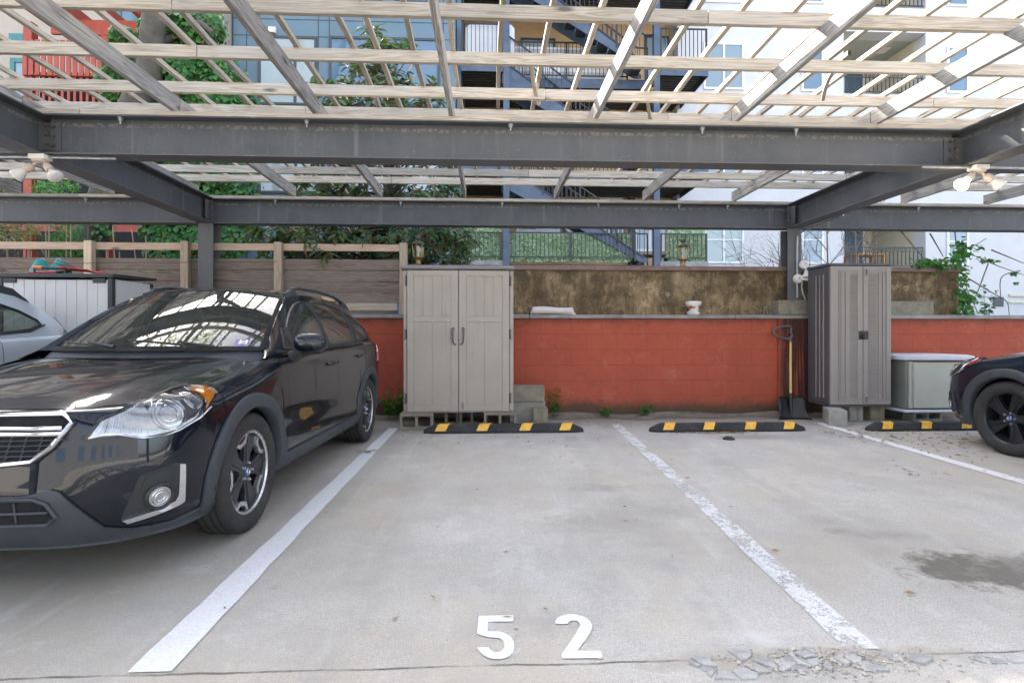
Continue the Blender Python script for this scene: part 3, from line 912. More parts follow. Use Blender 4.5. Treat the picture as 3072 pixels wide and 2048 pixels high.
def mirrored(g): return [[(-p[0], p[1], p[2]) for p in r] for r in g]

def make_wheel(root, loc, style, side=1):
    """wheel thing part: tyre, rim, nuts; axis along +x for side=1"""
    w = bpy.data.objects.new('wheel', None); COL.objects.link(w); w.parent = root; w.location = loc
    Mx = Matrix.Rotation(R(90)*side, 4, 'Y')
    t = MB()
    RT = .342
    prof = [(.236,.086),(.246,.099),(.266,.108),(.290,.110),(.312,.104),(.328,.094),(.337,.083)]
    for x in (.060,.022,-.022,-.060):
        prof += [(RT-.003 if abs(x) > .05 else RT, x+.006), (RT-.011, x+.004), (RT-.011, x-.004), (RT-.003 if abs(x) > .05 else RT, x-.006)]
    prof += [(.337,-.083),(.328,-.094),(.300,-.108),(.262,-.108),(.236,-.09)]
    t.lathe(prof, 72, Mx, closed=False)
    # shoulder lugs
    for k in range(72):
        a = 2*math.pi*k/72
        for sx in (1, -1):
            c = Matrix.Rotation(a, 4, 'Z')
            p = [Mx @ (c @ Vector((r, yy, sx*h))) for r, yy, h in ((.3385,-.0095,.084),(.3385,.0095,.084),(.331,.0095,.0955),(.331,-.0095,.0955),(.3425,-.0095,.066),(.3425,.0095,.066))]
            t.add(p, [(0,1,2,3),(4,5,1,0)])
    t.build('tyre', M['tyre'], w, smooth=32)
    rim_m = M['rim_black'] if style == 'black' else M['rim_dark']
    b = MB()
    b.lathe([(.238,.088),(.230,.084),(.222,.070),(.214,.03),(.210,-.06),(.05,-.065),(.0,-.065)], 56, Mx)
    # spokes
    def plate(poly, h0, h1, ang):
        rot = Matrix.Rotation(ang, 4, 'Z')
        b.prism(poly, h0, h1, lambda x, y, d: Mx @ (rot @ Vector((x, y, d))))
    base_ang = R(91)
    for k in range(5):
        a = base_ang + k*2*math.pi/5
        if style == 'black':
            plate([(.03,-.034),(.10,-.036),(.18,-.070),(.214,-.100),(.228,-.02),(.222,.05),(.14,.040),(.03,.036)], .020, .066, a)
            plate([(.05,-.006),(.16,-.030),(.205,-.060),(.208,-.048),(.16,-.014),(.05,.008)], .066, .074, a)
        else:
            plate([(.03,-.030),(.11,-.038),(.165,-.066),(.218,-.082),(.228,0),(.218,.082),(.165,.066),(.11,.038),(.03,.030)], .030, .062, a)
            plate([(.04,-.012),(.17,-.026),(.218,-.040),(.218,.040),(.17,.026),(.04,.012)], .058, .068, a)
    b.lathe([(.0,.074),(.030,.074),(.052,.070),(.066,.060),(.070,.03)], 28, Mx)
    b.build('rim', rim_m, w, smooth=35, bevel=.003)
    if style != 'black':
        s = MB()
        s.lathe([(.222,.082),(.231,.0905),(.2385,.0895),(.2395,.082)], 64, Mx)
        for k in range(5):
            a = base_ang + R(36) + k*2*math.pi/5
            rot = Matrix.Rotation(a, 4, 'Z')
            def PP(r, th): return (r*math.cos(th), r*math.sin(th))
            out = [PP(.228,-.24), PP(.202,-.19), PP(.192,-.12), PP(.192,.12), PP(.202,.19), PP(.228,.24)]
            inn = [PP(.228,.35), PP(.198,.30), PP(.170,.20), PP(.170,-.20), PP(.198,-.30), PP(.228,-.35)]
            s.prism(out+inn, .050, .0755, lambda x, y, d: Mx @ (rot @ Vector((x, y, d))))
        s.build('rim_edge', M['rim_silver'], w, smooth=35)
    c = MB()
    c.lathe([(.0,.080),(.020,.079),(.027,.074)], 20, Mx)
    c.build('wheel_cap', M['blue_badge'], w, smooth=40)
    e = MB()
    e.lathe([(.016,.0795),(.0175,.082),(.019,.0795)], 20, Mx @ Matrix.Diagonal((1.0,1.35,1,1)) if False else Mx)
    for px, py, rr in ((-.007,.003,.0035),(.003,.005,.0022),(.007,.001,.0022),(.004,-.004,.0022),(-.001,-.005,.0022),(.000,.001,.0022)):
        e.lathe([(0,.0825),(rr,.0815),(rr,.079)], 6, Mx @ Matrix.Translation((px,py,0)))
    e.build('badge', M['chrome'], w, smooth=40)
    for k in range(5):
        n = MB(); a = R(91) + R(0) + k*2*math.pi/5
        n.lathe([(0,.086),(.006,.085),(.0085,.078),(.0085,.060)], 8, Mx @ Matrix.Translation((.051*math.cos(a), .051*math.sin(a), 0)))
        n.build('wheel_nut', M['rim_silver'], w, smooth=40)
    return w

winf = [(1.52,1.035),(1.66,1.035),(1.66,1.185),(1.635,1.180)]
w1 = [(1.70,1.03),(2.37,1.04),(2.37,1.415),(2.20,1.400),(2.05,1.365),(1.90,1.305),(1.78,1.235),(1.70,1.185)]
w2 = [(2.47,1.045),(3.17,1.065),(3.26,1.20),(3.28,1.37),(3.10,1.402),(2.80,1.422),(2.47,1.418)]
w3 = [(3.30,1.075),(3.70,1.115),(3.86,1.165),(3.84,1.20),(3.70,1.275),(3.55,1.32),(3.38,1.358),(3.36,1.20)]
WINS = [winf, w1, w2, w3]
def in_poly(x, y, b):
    c = False
    for i in range(len(b)):
        x1, y1 = b[i]; x2, y2 = b[i-1]
        if (y1 > y) != (y2 > y) and x < (x2-x1)*(y-y1)/(y2-y1)+x1: c = not c
    return c

def build_car(root, pm, wheel='twotone', full=True, roof_rail=True, lens='halogen', tail=True, trim=None, signal=None):
    trim = trim or M['chrome']
    A = arc_of_y
    low = arch_low(.235)
    def panel(name, a0, a1, q1=80, mats=pm, both=True, rows=26, zl=low, parent=root):
        g = car_panel(a0, a1, zl, q1, rows=rows)
        if name in ('body', 'rear_quarter'):
            m = MB(); m.grid(g); m.grid(mirrored(g), flip=True); return m.build(name, mats, parent, smooth=35)
        m = MB(); m.grid(g); o = m.build(name, mats, parent, smooth=35)
        m = MB(); m.grid(mirrored(g), flip=True); m.build(name, mats, parent, smooth=35)
        return o
    gap = .003
    yb = .60
    aB, aF, aD, aR = A(yb), A(1.385), A(2.455), A(3.34)
    aEnd = CARA[-1]
    panel('body', 0, aB-gap)                      # front bumper skin
    panel('fender', aB+gap, aF-gap)
    fd = panel('front_door', aF+gap, aD-gap)
    rd = panel('rear_door', aD+gap, aR-gap)
    panel('rear_quarter', aR+gap, aEnd, rows=20)
    # dark structure under the skin
    u = MB(); g = car_panel(0, aEnd, arch_low(.25), 80, n=150, off=-.014, rows=14); u.grid(g); u.grid(mirrored(g), flip=True)
    u.box(-.70,.70,.25,4.25,.24,.30)
    for ya in (AX_F, AX_R):
        for s in (1, -1):
            mm = Matrix.Translation((s*.70, ya, AX_Z)) @ Matrix.Rotation(R(90), 4, 'Y')
            vs = []
            n = 20
            for hh in (-.20, .165):
                for j in range(n+1):
                    a = math.pi*j/n
                    vs.append((s*.70 + hh, ya + .395*math.cos(a), AX_Z + .395*math.sin(a)))
            u.add(vs, [(j, j+1, n+2+j, n+1+j) for j in range(n)])
            u.box(s*.70-.21, s*.70-.20, ya-.40, ya+.40, .26, .75)
    u.build('chassis', M['well'], root)
    # hood (bonnet): Coons patch
    fr = [(_belt[i, 0], _belt[i, 1]) for i in range(0, 4*24+1)]
    fx = np.array([p[0] for p in fr]); fy = np.array([p[1] for p in fr])
    xe = fx[-1]; ye = fy[-1]
    side = _belt[4*24:8*24+1]
    N1, N2 = 44, 40
    def coons(u_, v_):
        X0 = xe*u_; Y0 = float(np.interp(X0, fx, fy))+.006          # front
        X1 = .755*u_; Y1 = 1.0 + .215*u_**2.2                       # back
        ys = ye + (1.215-ye)*v_; xs = float(np.interp(ys, side[:, 1], side[:, 0])) - .006
        yl = (fy[0]+.006) + (1.0-fy[0]-.006)*v_
        x = (1-v_)*X0 + v_*X1 + u_*xs - ((1-v_)*u_*xe + v_*u_*.755)
        y = (1-v_)*Y0 + v_*Y1 + (1-u_)*yl + u_*ys - ((1-v_)*((1-u_)*(fy[0]+.006)+u_*ye) + v_*((1-u_)*1.0+u_*1.215))
        return (x, y, float(hood_z(y, x)))
    g = [[coons(i/N1, j/N2) for j in range(N2+1)] for i in range(N1+1)]
    m = MB(); m.grid(g, flip=True); m.grid(mirrored(g)); m.build('hood', pm, root, smooth=50)
    # cowl and pillars
    m = MB()
    cw = []
    for i in range(25):
        u_ = -1 + 2*i/24; h = coons(abs(u_), 1.0)
        s = shield(u_, 0.0, -.004)
        hx = math.copysign(h[0], u_) if u_ else 0
        cw.append([(hx, h[1]-.01, h[2]-.018), (hx*.5+s[0]*.5, h[1]*.5+s[1]*.5, min(h[2], s[2])-.020), (s[0], s[1]+.02, s[2]+.002)])
    m.grid(cw, flip=True); m.build('cowl', M['clad'], root, smooth=50)
    g = [[tuple(shield(-1+2*i/30, j/16)) for j in range(17)] for i in range(31)]
    m = MB(); m.grid(g, flip=True); ws = m.build('windscreen', M['shield_glass'], root, smooth=60)
    # black border of the windscreen
    m = MB()
    def strip(f0, f1, n=24): 
        m.grid([[tuple(f0(i/n)), tuple(f1(i/n))] for i in range(n+1)])
    strip(lambda t: shield(-1+2*t, 0, .002), lambda t: shield(-1+2*t, .06, .002))
    strip(lambda t: shield(-1+2*t, 1, .002), lambda t: shield(-1+2*t, .955, .002))
    for s in (-1, 1):
        strip(lambda t: shield(s, t, .002), lambda t: shield(s*.965, t, .002))
    m.build('frit', M['gap'], ws)
    # greenhouse sides, A pillars, roof in body colour
    m = MB()
    for s in (1, -1):
        ys_ = np.linspace(1.225, 4.32, 160); hs_ = np.linspace(0, 1, 34)
        g = [[tuple(green_h(y, h)*np.array([s,1,1])) for h in hs_] for y in ys_]
        o_ = len(m.v); m.v.extend([p for r in g for p in r])
        for i in range(159):
            for j in range(33):
                cy_ = (g[i][j][1]+g[i+1][j+1][1])/2; cz_ = (g[i][j][2]+g[i+1][j+1][2])/2
                if any(in_poly(cy_, cz_, w) for w in WINS): continue
                a_ = o_+i*34+j; q = (a_, a_+1, a_+35, a_+34)
                m.f.append(tuple(reversed(q)) if s < 0 else q); m.mi.append(0)
        g = []
        for t in np.linspace(0, 1, 26):
            e = shield(s*1.0, t, .0)
            # matching point on the pillar line
            yy = 1.30 + t*(2.05-1.30); p = roof_edge(yy); p[0] *= s
            g.append([tuple(e), tuple((np.array(e)+p)/2 + np.array([s*.004, -.004, .006])), tuple(p)])
        m.grid(g, flip=(s > 0))
    m.build('pillar', pm, root, smooth=40)
    m = MB()
    g = []
    rc = [(1.905,1.490),(2.1,1.512),(2.4,1.540),(2.8,1.552),(3.2,1.545),(3.6,1.515),(3.95,1.455),(4.15,1.39),(4.28,1.30)]
    for y in np.linspace(0, 1, 48):
        row = []
        for f in np.linspace(-1, 1, 25):
            yc = 1.905 + (4.28-1.905)*y; ye_ = 2.03 + (4.24-2.03)*y
            yy = yc + (ye_-yc)*abs(f)**2
            e = roof_edge(ye_); zc = float(np.interp(yc, [a for a, _ in rc], [b for _, b in rc]))
            z = e[2] + (zc-e[2])*(1-abs(f)**2.6)
            row.append((e[0]*f, yy, z))
        g.append(row)
    m.grid(g); m.build('roof', pm, root, smooth=50)
    # tail
    m = MB()
    g = []
    for f in np.linspace(-1, 1, 15):
        row = []
        for h in np.linspace(0, 1, 8):
            b = np.array([.70*f, 4.38-.06*f*f, 1.02]); t = np.array([.57*f, 4.26-.02*f*f, 1.30-.06*f*f])
            row.append(tuple(b*(1-h)+t*h))
        g.append(row)
    m.grid(g, flip=True); m.build('tailgate', M['car_glass'], root, smooth=60)
    # side glass
    for s in ((1, -1) if full else (1,)):
        for w in WINS:
            m = MB()
            surf_patch(m, w, lambda y, z, o: Vector((s*green_yz(y, z, o).x, y, green_yz(y, z, o).z)), .004, .01, .06)
            sw_ = m.build('side_window', M['car_glass'], root, smooth=60, flipfix=True)
            m = MB(); surf_strip(m, w, .024, lambda y, z, o: Vector((s*green_yz(y, z, o).x, y, green_yz(y, z, o).z)), .003, closed=True); m.build('window_seal', M['black_plastic'], sw_)
        # black sash pillar between the windows, and belt strip
        m = MB()
        for w in ([(2.378,1.04),(2.462,1.045),(2.462,1.42),(2.378,1.417)], [(3.18,1.067),(3.292,1.075),(3.352,1.20),(3.372,1.358),(3.29,1.37),(3.27,1.20)], [(1.663,1.035),(1.697,1.03),(1.697,1.183),(1.663,1.186)]):
            surf_patch(m, w, lambda y, z, o: Vector((s*green_yz(y, z, o).x, y, green_yz(y, z, o).z)), .006, .012, .06)
        m.build('window_sash', M['black_plastic'], root, smooth=40, flipfix=True)
        m = MB()
        pl = [green_yz(y, z, .010) for y, z in [(1.40,1.018),(1.7,1.018),(2.4,1.028),(3.1,1.05),(3.7,1.10),(3.9,1.160)]]
        m.tube([(p.x*s, p.y, p.z) for p in pl], .008, 6); m.build('belt_moulding', M['black_plastic'], root, smooth=60)
    # cladding: sills, arches, lower bumper
    for s in ((1, -1) if full else (1,)):
        sg = lambda a, z, o: Vector((s*body_az(a, z, o).x, body_az(a, z, o).y, body_az(a, z, o).z))
        m = MB()
        a0, a1 = A(AX_F+.40), A(AX_R-.40)
        surf_patch(m, [(a0-.03,.235),(a1+.03,.235),(a1-.02,.375),(a1-.10,.355),(a0+.08,.352),(a0+.01,.39)], sg, .016, .02, .05)
        m.build('sill_cladding', M['clad'], root, smooth=40, flipfix=True)
        for ya in (AX_F, AX_R):
            m = MB(); rows = []
            for k in range(41):
                th = math.pi*(-.14 + 1.28*k/40)
                row = []
                for r_, o in ((.372,-.05),(.374,.010),(.384,.020),(.445,.018),(.456,.012),(.460,-.01)):
                    yy = ya + r_*math.cos(th); zz = AX_Z + r_*math.sin(th)
                    zz = max(zz, .225)
                    row.append(sg(A(yy), zz, o))
                rows.append(row)
            m.grid(rows, flip=(s < 0)); m.build('arch_cladding', M['clad'], root, smooth=50, flipfix=True)
    bz = lambda a, z, o: body_az(a, z, o)
    def sym(poly): return poly + [(-a, z) for a, z in reversed(poly) if abs(a) > 1e-6]
    if full:
        lowc = [(0,.465),(.339,.464),(.42,.486),(.454,.476),(.604,.292),(.709,.262),(.90,.250),(1.02,.275),(1.155,.285),(1.155,.215),(.9,.205),(.428,.205),(0,.205)]
        m = MB(); surf_patch(m, sym(lowc), bz, .014, .03, .035)
        lc = m.build('lower_cladding', M['clad'], root, smooth=38, flipfix=True)
        op = [(0,.445),(.36,.442),(.40,.425),(.43,.375),(.40,.355),(0,.352)]
        m = MB(); surf_patch(m, sym(op), bz, .020, .01, .05); m.build('air_intake', M['gap'], lc, flipfix=True)
        m = MB()
        surf_strip(m, [(a, .398) for a in np.linspace(-.42,.42,13)], .012, bz, .022)
        for a in (-.3,-.1,.1,.3): surf_strip(m, [(a,.358),(a,.44)], .010, bz, .022)
        surf_strip(m, sym([(0,.452),(.37,.450),(.415,.43),(.445,.372),(.41,.345),(0,.342)]), .018, bz, .020, closed=True)
        m.build('intake_bars', M['clad'], lc, smooth=50)
    # grille
    gr = [(0,.795),(.45,.792),(.487,.758),(.42,.660),(.35,.600),(0,.582)]
    m = MB(); surf_patch(m, sym(gr), bz, .006, .02, .05); go = m.build('grille', M['gap'], root, flipfix=True)
    m = MB()
    surf_strip(m, sym([(0,.792),(.20,.792),(.45,.790),(.488,.757),(.42,.660),(.35,.602),(.2,.588),(0,.584)]), .024, bz, .012, closed=True)
    m.build('grille_frame', trim, go, smooth=60)
    m = MB()
    for z, w in ((.742,.020),(.719,.020)):
        surf_strip(m, [(a, z - .01*abs(a)) for a in np.linspace(-.455,.455,19)], w, bz, .016)
    m.build('grille_wing', M['chrome'], go, smooth=60)
    m = MB()
    for k in range(5):
        z = .605 + .021*k; lim = .36 + .105*(k/4)
        surf_strip(m, [(a, z + .012*math.sin(a*0)) for a in np.linspace(-lim, lim, 17)], .005, bz, .012)
        aa = -lim + (.03 if k % 2 else .0)
        while aa < lim:
            surf_strip(m, [(aa, z), (aa+.012, z+.021)], .005, bz, .012); aa += .060
    m.build('grille_mesh', M['clad'], go, smooth=60)
    # headlamps and fog lamps
    hl = [(.535,.684),(.581,.763),(.70,.812),(.85,.848),(.99,.876),(1.12,.888),(1.195,.874),(1.172,.830),(1.075,.780),(.990,.727),(.892,.686),(.746,.668),(.656,.690)]
    hf = [(.553,.693),(.592,.757),(.705,.802),(.85,.838),(.985,.863),(1.055,.868),(1.045,.80),(.985,.735),(.885,.692),(.748,.677),(.660,.700)]
    am = [(1.085,.868),(1.12,.878),(1.183,.868),(1.163,.832),(1.085,.794),(1.055,.772),(1.075,.82)]
    for s in ((1, -1) if full else (1,)):
        sg = lambda a, z, o: Vector((s*body_az(a, z, o).x, body_az(a, z, o).y, body_az(a, z, o).z))
        m = MB(); surf_patch(m, hl, sg, .003, .02, .035)
        h = m.build('headlight', M['black_plastic'] , root, smooth=40, flipfix=True)
        m = MB(); surf_patch(m, hf, sg, .006, .01, .03)
        m.build('reflector', M['reflector'], h, smooth=40, flipfix=True)
        m = MB()
        surf_strip(m, [(1.06,.875),(1.062,.80),(1.01,.735)], .018, sg, .008)
        # lamp bowls
        for (ca, cz, rad) in ((.860,.768,.074),(.990,.808,.036)):
            ring = [(ca + rad*math.cos(t), cz + rad*.95*math.sin(t)) for t in np.linspace(0, 2*math.pi, 21)[:-1]]
            surf_strip(m, ring, .0045, sg, .0095, closed=True)
            for rr in (.78,.5,):
                ring = [(ca + rad*rr*math.cos(t), cz + rad*rr*.95*math.sin(t)) for t in np.linspace(0, 2*math.pi, 17)[:-1]]
                surf_strip(m, ring, .004, sg, .010 - .006*(1-rr), closed=True)
        surf_strip(m, [(.553,.690),(.60,.699),(.656,.697),(.746,.672),(.82,.672),(.892,.688),(.998,.731),(1.08,.772)], .011, sg, .012)
        for k in range(16):
            a_ = .575+.010*k
            surf_strip(m, [(a_+.001*k, .712-.001*k), (a_+.016, .748+.0045*k)], .0035, sg, .008)
        m.build('lamp_bowl', M['chrome'], h, smooth=60)
        m = MB(); surf_patch(m, [(.905,.715),(.97,.738),(1.02,.778),(1.045,.84),(1.01,.85),(.955,.845),(.93,.80),(.925,.75)], sg, .0085, .005, .03)
        m.build('lamp_shade', M['dash'], h, smooth=40, flipfix=True)
        m = MB(); surf_patch(m, am, sg, .008, .01, .03); m.build('turn_signal', signal or M['lens_amber'], h, smooth=40, flipfix=True)
        m = MB(); surf_patch(m, hl, sg, .015, .015, .035); m.build('lens', M['clear_lens'], h, smooth=60, flipfix=True)
        if not full: continue
        m = MB(); surf_patch(m, [(.662,.322),(.73,.505),(.80,.525),(.875,.541),(.917,.530),(.928,.345),(.80,.318),(.69,.302)], sg, .004, .02, .03)
        fp = m.build('fog_pocket', M['black_plastic'], root, smooth=40, flipfix=True)
        m = MB(); surf_patch(m, [(.735,.440),(.752,.498),(.80,.515),(.862,.527),(.858,.475),(.80,.455)], sg, .009, .01, .03)
        m.build('pocket_blank', M['dash'], fp, smooth=40, flipfix=True)
        m = MB(); surf_patch(m, [(.890,.532),(.917,.526),(.928,.345),(.905,.335),(.800,.314),(.69,.300),(.668,.318),(.80,.338),(.882,.360),(.893,.385)], sg, .014, .014, .02)
        m.build('fog_trim', trim, fp, smooth=40, flipfix=True)
        ca, cz = .812, .398
        circ = lambda r_: [(ca + r_*math.cos(t), cz + r_*math.sin(t)) for t in np.linspace(0, 2*math.pi, 25)[:-1]]
        m = MB(); surf_strip(m, circ(.056), .018, sg, .010, closed=True); m.build('fog_bezel', M['black_plastic'], fp, smooth=60)
        m = MB(); surf_patch(m, circ(.046), sg, .011, .01, .02)
        fl = m.build('fog_lamp', M['reflector'], fp, smooth=40, flipfix=True)
        m.__init__()
        for rr in (.034,.02): surf_strip(m, circ(rr), .006, sg, .012, closed=True)
        m.build('fog_ring', M['chrome'], fp, smooth=60)
        m = MB()
        if tail: surf_patch(m, [(aEnd-1.12,.84),(aEnd-.98,.80),(aEnd-.85,.86),(aEnd-.84,1.03),(aEnd-.98,1.02),(aEnd-1.10,.94)], sg, .012, .02, .04)
        if tail: m.build('tail_light', M['lens_red'], root, smooth=40, flipfix=True)
        # mirror
        if s < 0: continue
        m = MB()
        g = []
        for i in range(13):
            ph = math.pi*i/12
            row = []
            for j in range(25):
                th = 2*math.pi*j/24
                sq = lambda c, e: math.copysign(abs(c)**e, c)
                row.append((s*(.985 + .112*sq(math.cos(th), .7)*math.sin(ph)**.7), 1.50 + .075*sq(-math.cos(ph), .8)*(1 if ph < math.pi/2 else .55), 1.083 + .070*sq(math.sin(th), .7)*math.sin(ph)**.7))
            g.append(row)
        m.grid(g, flip=(s < 0)); mo = m.build('mirror', M['paint_black'] if pm is M['paint_black'] else pm, root, smooth=60, flipfix=True)
        m = MB(); m.tube([(s*.845,1.53,.985),(s*.875,1.525,1.0),(s*.905,1.515,1.04)], [.045,.040,.034], 10); m.tube([(s*.89,1.515,1.020),(s*1.05,1.51,1.022)], [.026,.012], 8)
        m.build('mirror_stem', M['black_plastic'], mo, smooth=60)
        # handles
        for yh, zh, par in ((2.29,.895,fd),(3.19,.925,rd)):
            m = MB()
            pts = [sg(A(yy), zh+dz, o) for yy, dz, o in ((yh-.10,0,.0),(yh-.08,.002,.022),(yh,.006,.030),(yh+.08,.006,.024),(yh+.105,.004,.0))]
            m.tube(pts, [.012,.014,.013,.015,.012], 8); m.build('door_handle', pm, par, smooth=60)
    # shut-line handles, wipers, rails
    m = MB()
    for (u0, v0, u1, v1, um) in ((.62,.015,-.02,.10,.35),(-.10,.012,-.72,.085,-.4)):
        pts = [shield(u0+(u1-u0)*t, v0+(v1-v0)*t, .022+.006*math.sin(math.pi*t)) for t in np.linspace(0,1,12)]
        m.tube(pts, .008, 6)
        pts = [shield(u0+.06+(um-u0)*t, -.01+(v0+.05)*t, .040) for t in np.linspace(0,1,6)]
        m.tube(pts, [.014,.012,.011,.010,.009,.008], 6)
    m.build('wiper', M['black_plastic'], root, smooth=60)
    if roof_rail:
        for s in (1, -1):
            m = MB()
            ys = np.linspace(2.10, 3.95, 30); pts = []
            for y in ys:
                e = roof_edge(y); lift = .045*min(1, (y-2.10)/.18, (3.95-y)/.25)
                pts.append((s*(e[0]-.035), y, e[2]+.020+lift))
            m.tube(pts, .0165, 8)
            for y0, y1 in ((2.08,2.30),(3.62,3.98)):
                e0, e1 = roof_edge(y0), roof_edge(y1)
                m.prism([(y0,e0[2]-.015),(y1,e1[2]-.012),(y1-.01,e1[2]+(.066 if y0<3 else .02)),((y0+y1)/2,roof_edge((y0+y1)/2)[2]+.07),(y0+.10 if y0<3 else y0,e0[2]+(.058 if y0<3 else .066)),(y0+.02,e0[2]+.02)],
                        -.018, .018, lambda a, b, d, s=s, e0=e0: (s*(roof_edge(a)[0]-.035)+d, a, b))
            m.build('roof_rail', M['clad'], root, smooth=50, flipfix=True)
    for ya in (AX_F, AX_R):
        for s in ((1, -1) if full else (1,)):
            make_wheel(root, (s*.762, ya, .342), wheel, s)
    return root

def car_interior(root):
    m = MB()
    g = [[(x, 1.15+.75*t, .98+.02*math.sin(3*t) - .05*t*t - .03*abs(x)) for t in np.linspace(0,1,6)] for x in np.linspace(-.66,.66,9)]
    m.grid(g); m.box(-.66,.66,1.85,1.92,.55,.93)
    m.build('dashboard', M['dash'], root, smooth=50, flipfix=True)
    for s in (1, -1):
        m = MB()
        m.prism([(0,.55),(.5,.52),(.62,.62),(.80,1.08),(.70,1.12),(.48,.68),(0,.68)], s*.36-.25, s*.36+.25, lambda a,b,d: (d, 2.05+a, b))
        m.prism([(.70,1.14),(.80,1.12),(.86,1.30),(.76,1.32)], s*.36-.13, s*.36+.13, lambda a,b,d: (d, 2.05+a, b))
        m.build('seat', M['seat_beige'], root, bevel=.03, flipfix=True)
    m = MB()
    m.prism([(0,.55),(.5,.52),(.75,1.02),(.62,1.06),(.42,.68),(0,.68)], -.62, .62, lambda a,b,d: (d, 3.0+a, b))
    m.box(-.70,.70,1.2,4.2,.36,.40)
    m.build('rear_bench', M['seat_beige'], root, bevel=.03, flipfix=True)
    m = MB()
    mx = Matrix.Translation((.36,1.98,.96)) @ Matrix.Rotation(R(-62), 4, 'X')
    ring = [mx @ Vector((.185*math.cos(t), .185*math.sin(t), 0)) for t in np.linspace(0, 2*math.pi, 33)]
    m.tube(ring, .014, 8); m.tube([mx @ Vector((-.17,0,0)), mx @ Vector((.17,0,0))], .02, 6); m.tube([mx @ Vector((0,0,0)), mx @ Vector((0,0,.25))], .03, 6)
    sw = m.build('steering_wheel', M['dash'], root, smooth=60)
    m = MB(); m.tube([mx @ Vector((.186*math.cos(t), .186*math.sin(t), -.013)) for t in np.linspace(R(20), R(160), 20)], .004, 5); m.build('stitching', M['orange'], sw, smooth=60)
    # headliner
    m = MB(); m.box(-.5,.5,2.15,3.9,1.425,1.435); m.build('headliner', M['seat_beige'], root)

TH1 = -.0372
black_car = thing('parked_car', 'black crossover with chrome grille and silver two tone wheels beside the white line', 'car', (-2.268,2.360,0), TH1, 'parked cars')
build_car(black_car, M['paint_black'], 'twotone')
car_interior(black_car)
# inspection sticker low in the windscreen
M['sticker'] = simple('white_sticker', (.75,.74,.78), .5); M['sticker_purple'] = simple('purple_sticker', (.20,.16,.34), .5)
ws = [o for o in COL.objects if o.name.startswith('windscreen') and o.parent == black_car][0]
def on_glass(poly, off, mat, name):
    m = MB(); vs = [shield(a, b, off) for a, b in poly]; m.add(vs, [tuple(range(len(vs)))]); return m.build(name, mat, ws)
su, sv, dw, dh = .83, .085, .048, .07
on_glass([(su-dw,sv-.03),(su+dw,sv-.03),(su+dw,sv+dh),(su-dw,sv+dh)], .004, M['sticker_purple'], 'inspection_sticker')
on_glass([(su-.018,sv),(su+.040,sv),(su+.040,sv+dh-.006),(su-.018,sv+dh-.006)], .0055, M['sticker'], 'sticker_field')
m = MB()
fv = lambda x, y: shield(su+.011+x*.015, sv+.031+y*.026, .007)
m.tube([fv(1,1), fv(-1,1), fv(-1,.15), fv(.5,.2), fv(1,-.3), fv(.5,-1), fv(-1,-.9)], .0017, 4); m.build('sticker_digit', M['gap'], ws)

navy_car = thing('parked_car', 'dark navy crossover with black wheels cut off at the frame edge', 'car', (5.69,5.86,0), math.pi + R(3.5), 'parked cars')
navy_car.scale = (1,1.03,1.025)
build_car(navy_car, M['paint_navy'], 'black', trim=M['clad'], signal=M['lens_red'])  # red signal colour stands in for the red reflection in the lamp
silver_car = thing('parked_car', 'pale silver blue car with dark side glass by the white storage box', 'car', (-5.05,1.38,0), -.02, 'parked cars')
build_car(silver_car, M['paint_silver'], 'twotone', tail=False)
silver_car.scale = (1.02, 1.02, 1.06)
for o in COL.objects:
    if o.parent == silver_car and o.name.startswith('mirror'):
        pass
# ================================================================ things in the yard
# ---- taupe storage cabinet
M['taupe'] = simple('taupe_resin', (.385,.35,.305), .55, 0, .06, 3, bump=.12, bscale=160, dirt=.25, dirtcol=(.26,.235,.20))
M['taupe_roof'] = simple('grey_violet_resin', (.215,.21,.235), .55, 0, .08, 4)
M['slate_resin'] = simple('slate_resin', (.11,.108,.115), .5, 0, .1, 6)
def taupe_panel():
    t = NT('taupe_woodgrain_resin')
    g = t.noise(1.0, 4, .6, t.scaled((28,28,1.6)), 1.0)
    n = t.noise(2.5, 4, .6)
    c = t.ramp(n, [(.3, (.365,.332,.288)), (.7, (.405,.368,.322))])
    st = t.noise(2.0, 5, .7, t.scaled((18,1,.6)))
    s = t.sep()
    c = t.mix(t.math('MULTIPLY', t.ramp(st, [(.58, 0.0), (.72, .6)]), t.ramp(s[2], [(.62, 0.0), (.9, 1.0)])), c, (.20,.165,.125))
    t.set(col=c, rough=.6, spec=.35); t.bump(g, .35, .003); return t.m
M['taupe_grain'] = taupe_panel()
cab = thing('storage_cabinet', 'wide taupe resin double door storage cabinet on concrete blocks', 'cabinet', (-.355,6.62,0))
k_ = .0014
def cx(c): return (c-800)*k_
def cz(y): return 1.985-(y-32)*k_
m = MB(); m.box(cx(322), cx(1280), .03, .76, cz(1305), cz(75)); m.build('carcass', M['taupe'], cab, bevel=.008)
m = MB()
m.prism([(-.02,-.055),(.80,-.075),(.80,-.03),(.42,.008),(.06,-.002),(-.03,-.022)], cx(300), cx(1290), lambda a,b,d: (d, a, 1.985+b))
m.build('lid', M['taupe_roof'], cab, bevel=.008, flipfix=True)
m = MB(); m.box(cx(316), cx(1288), -.012, .77, .192, .206); m.build('base', M['taupe_roof'], cab, bevel=.004)
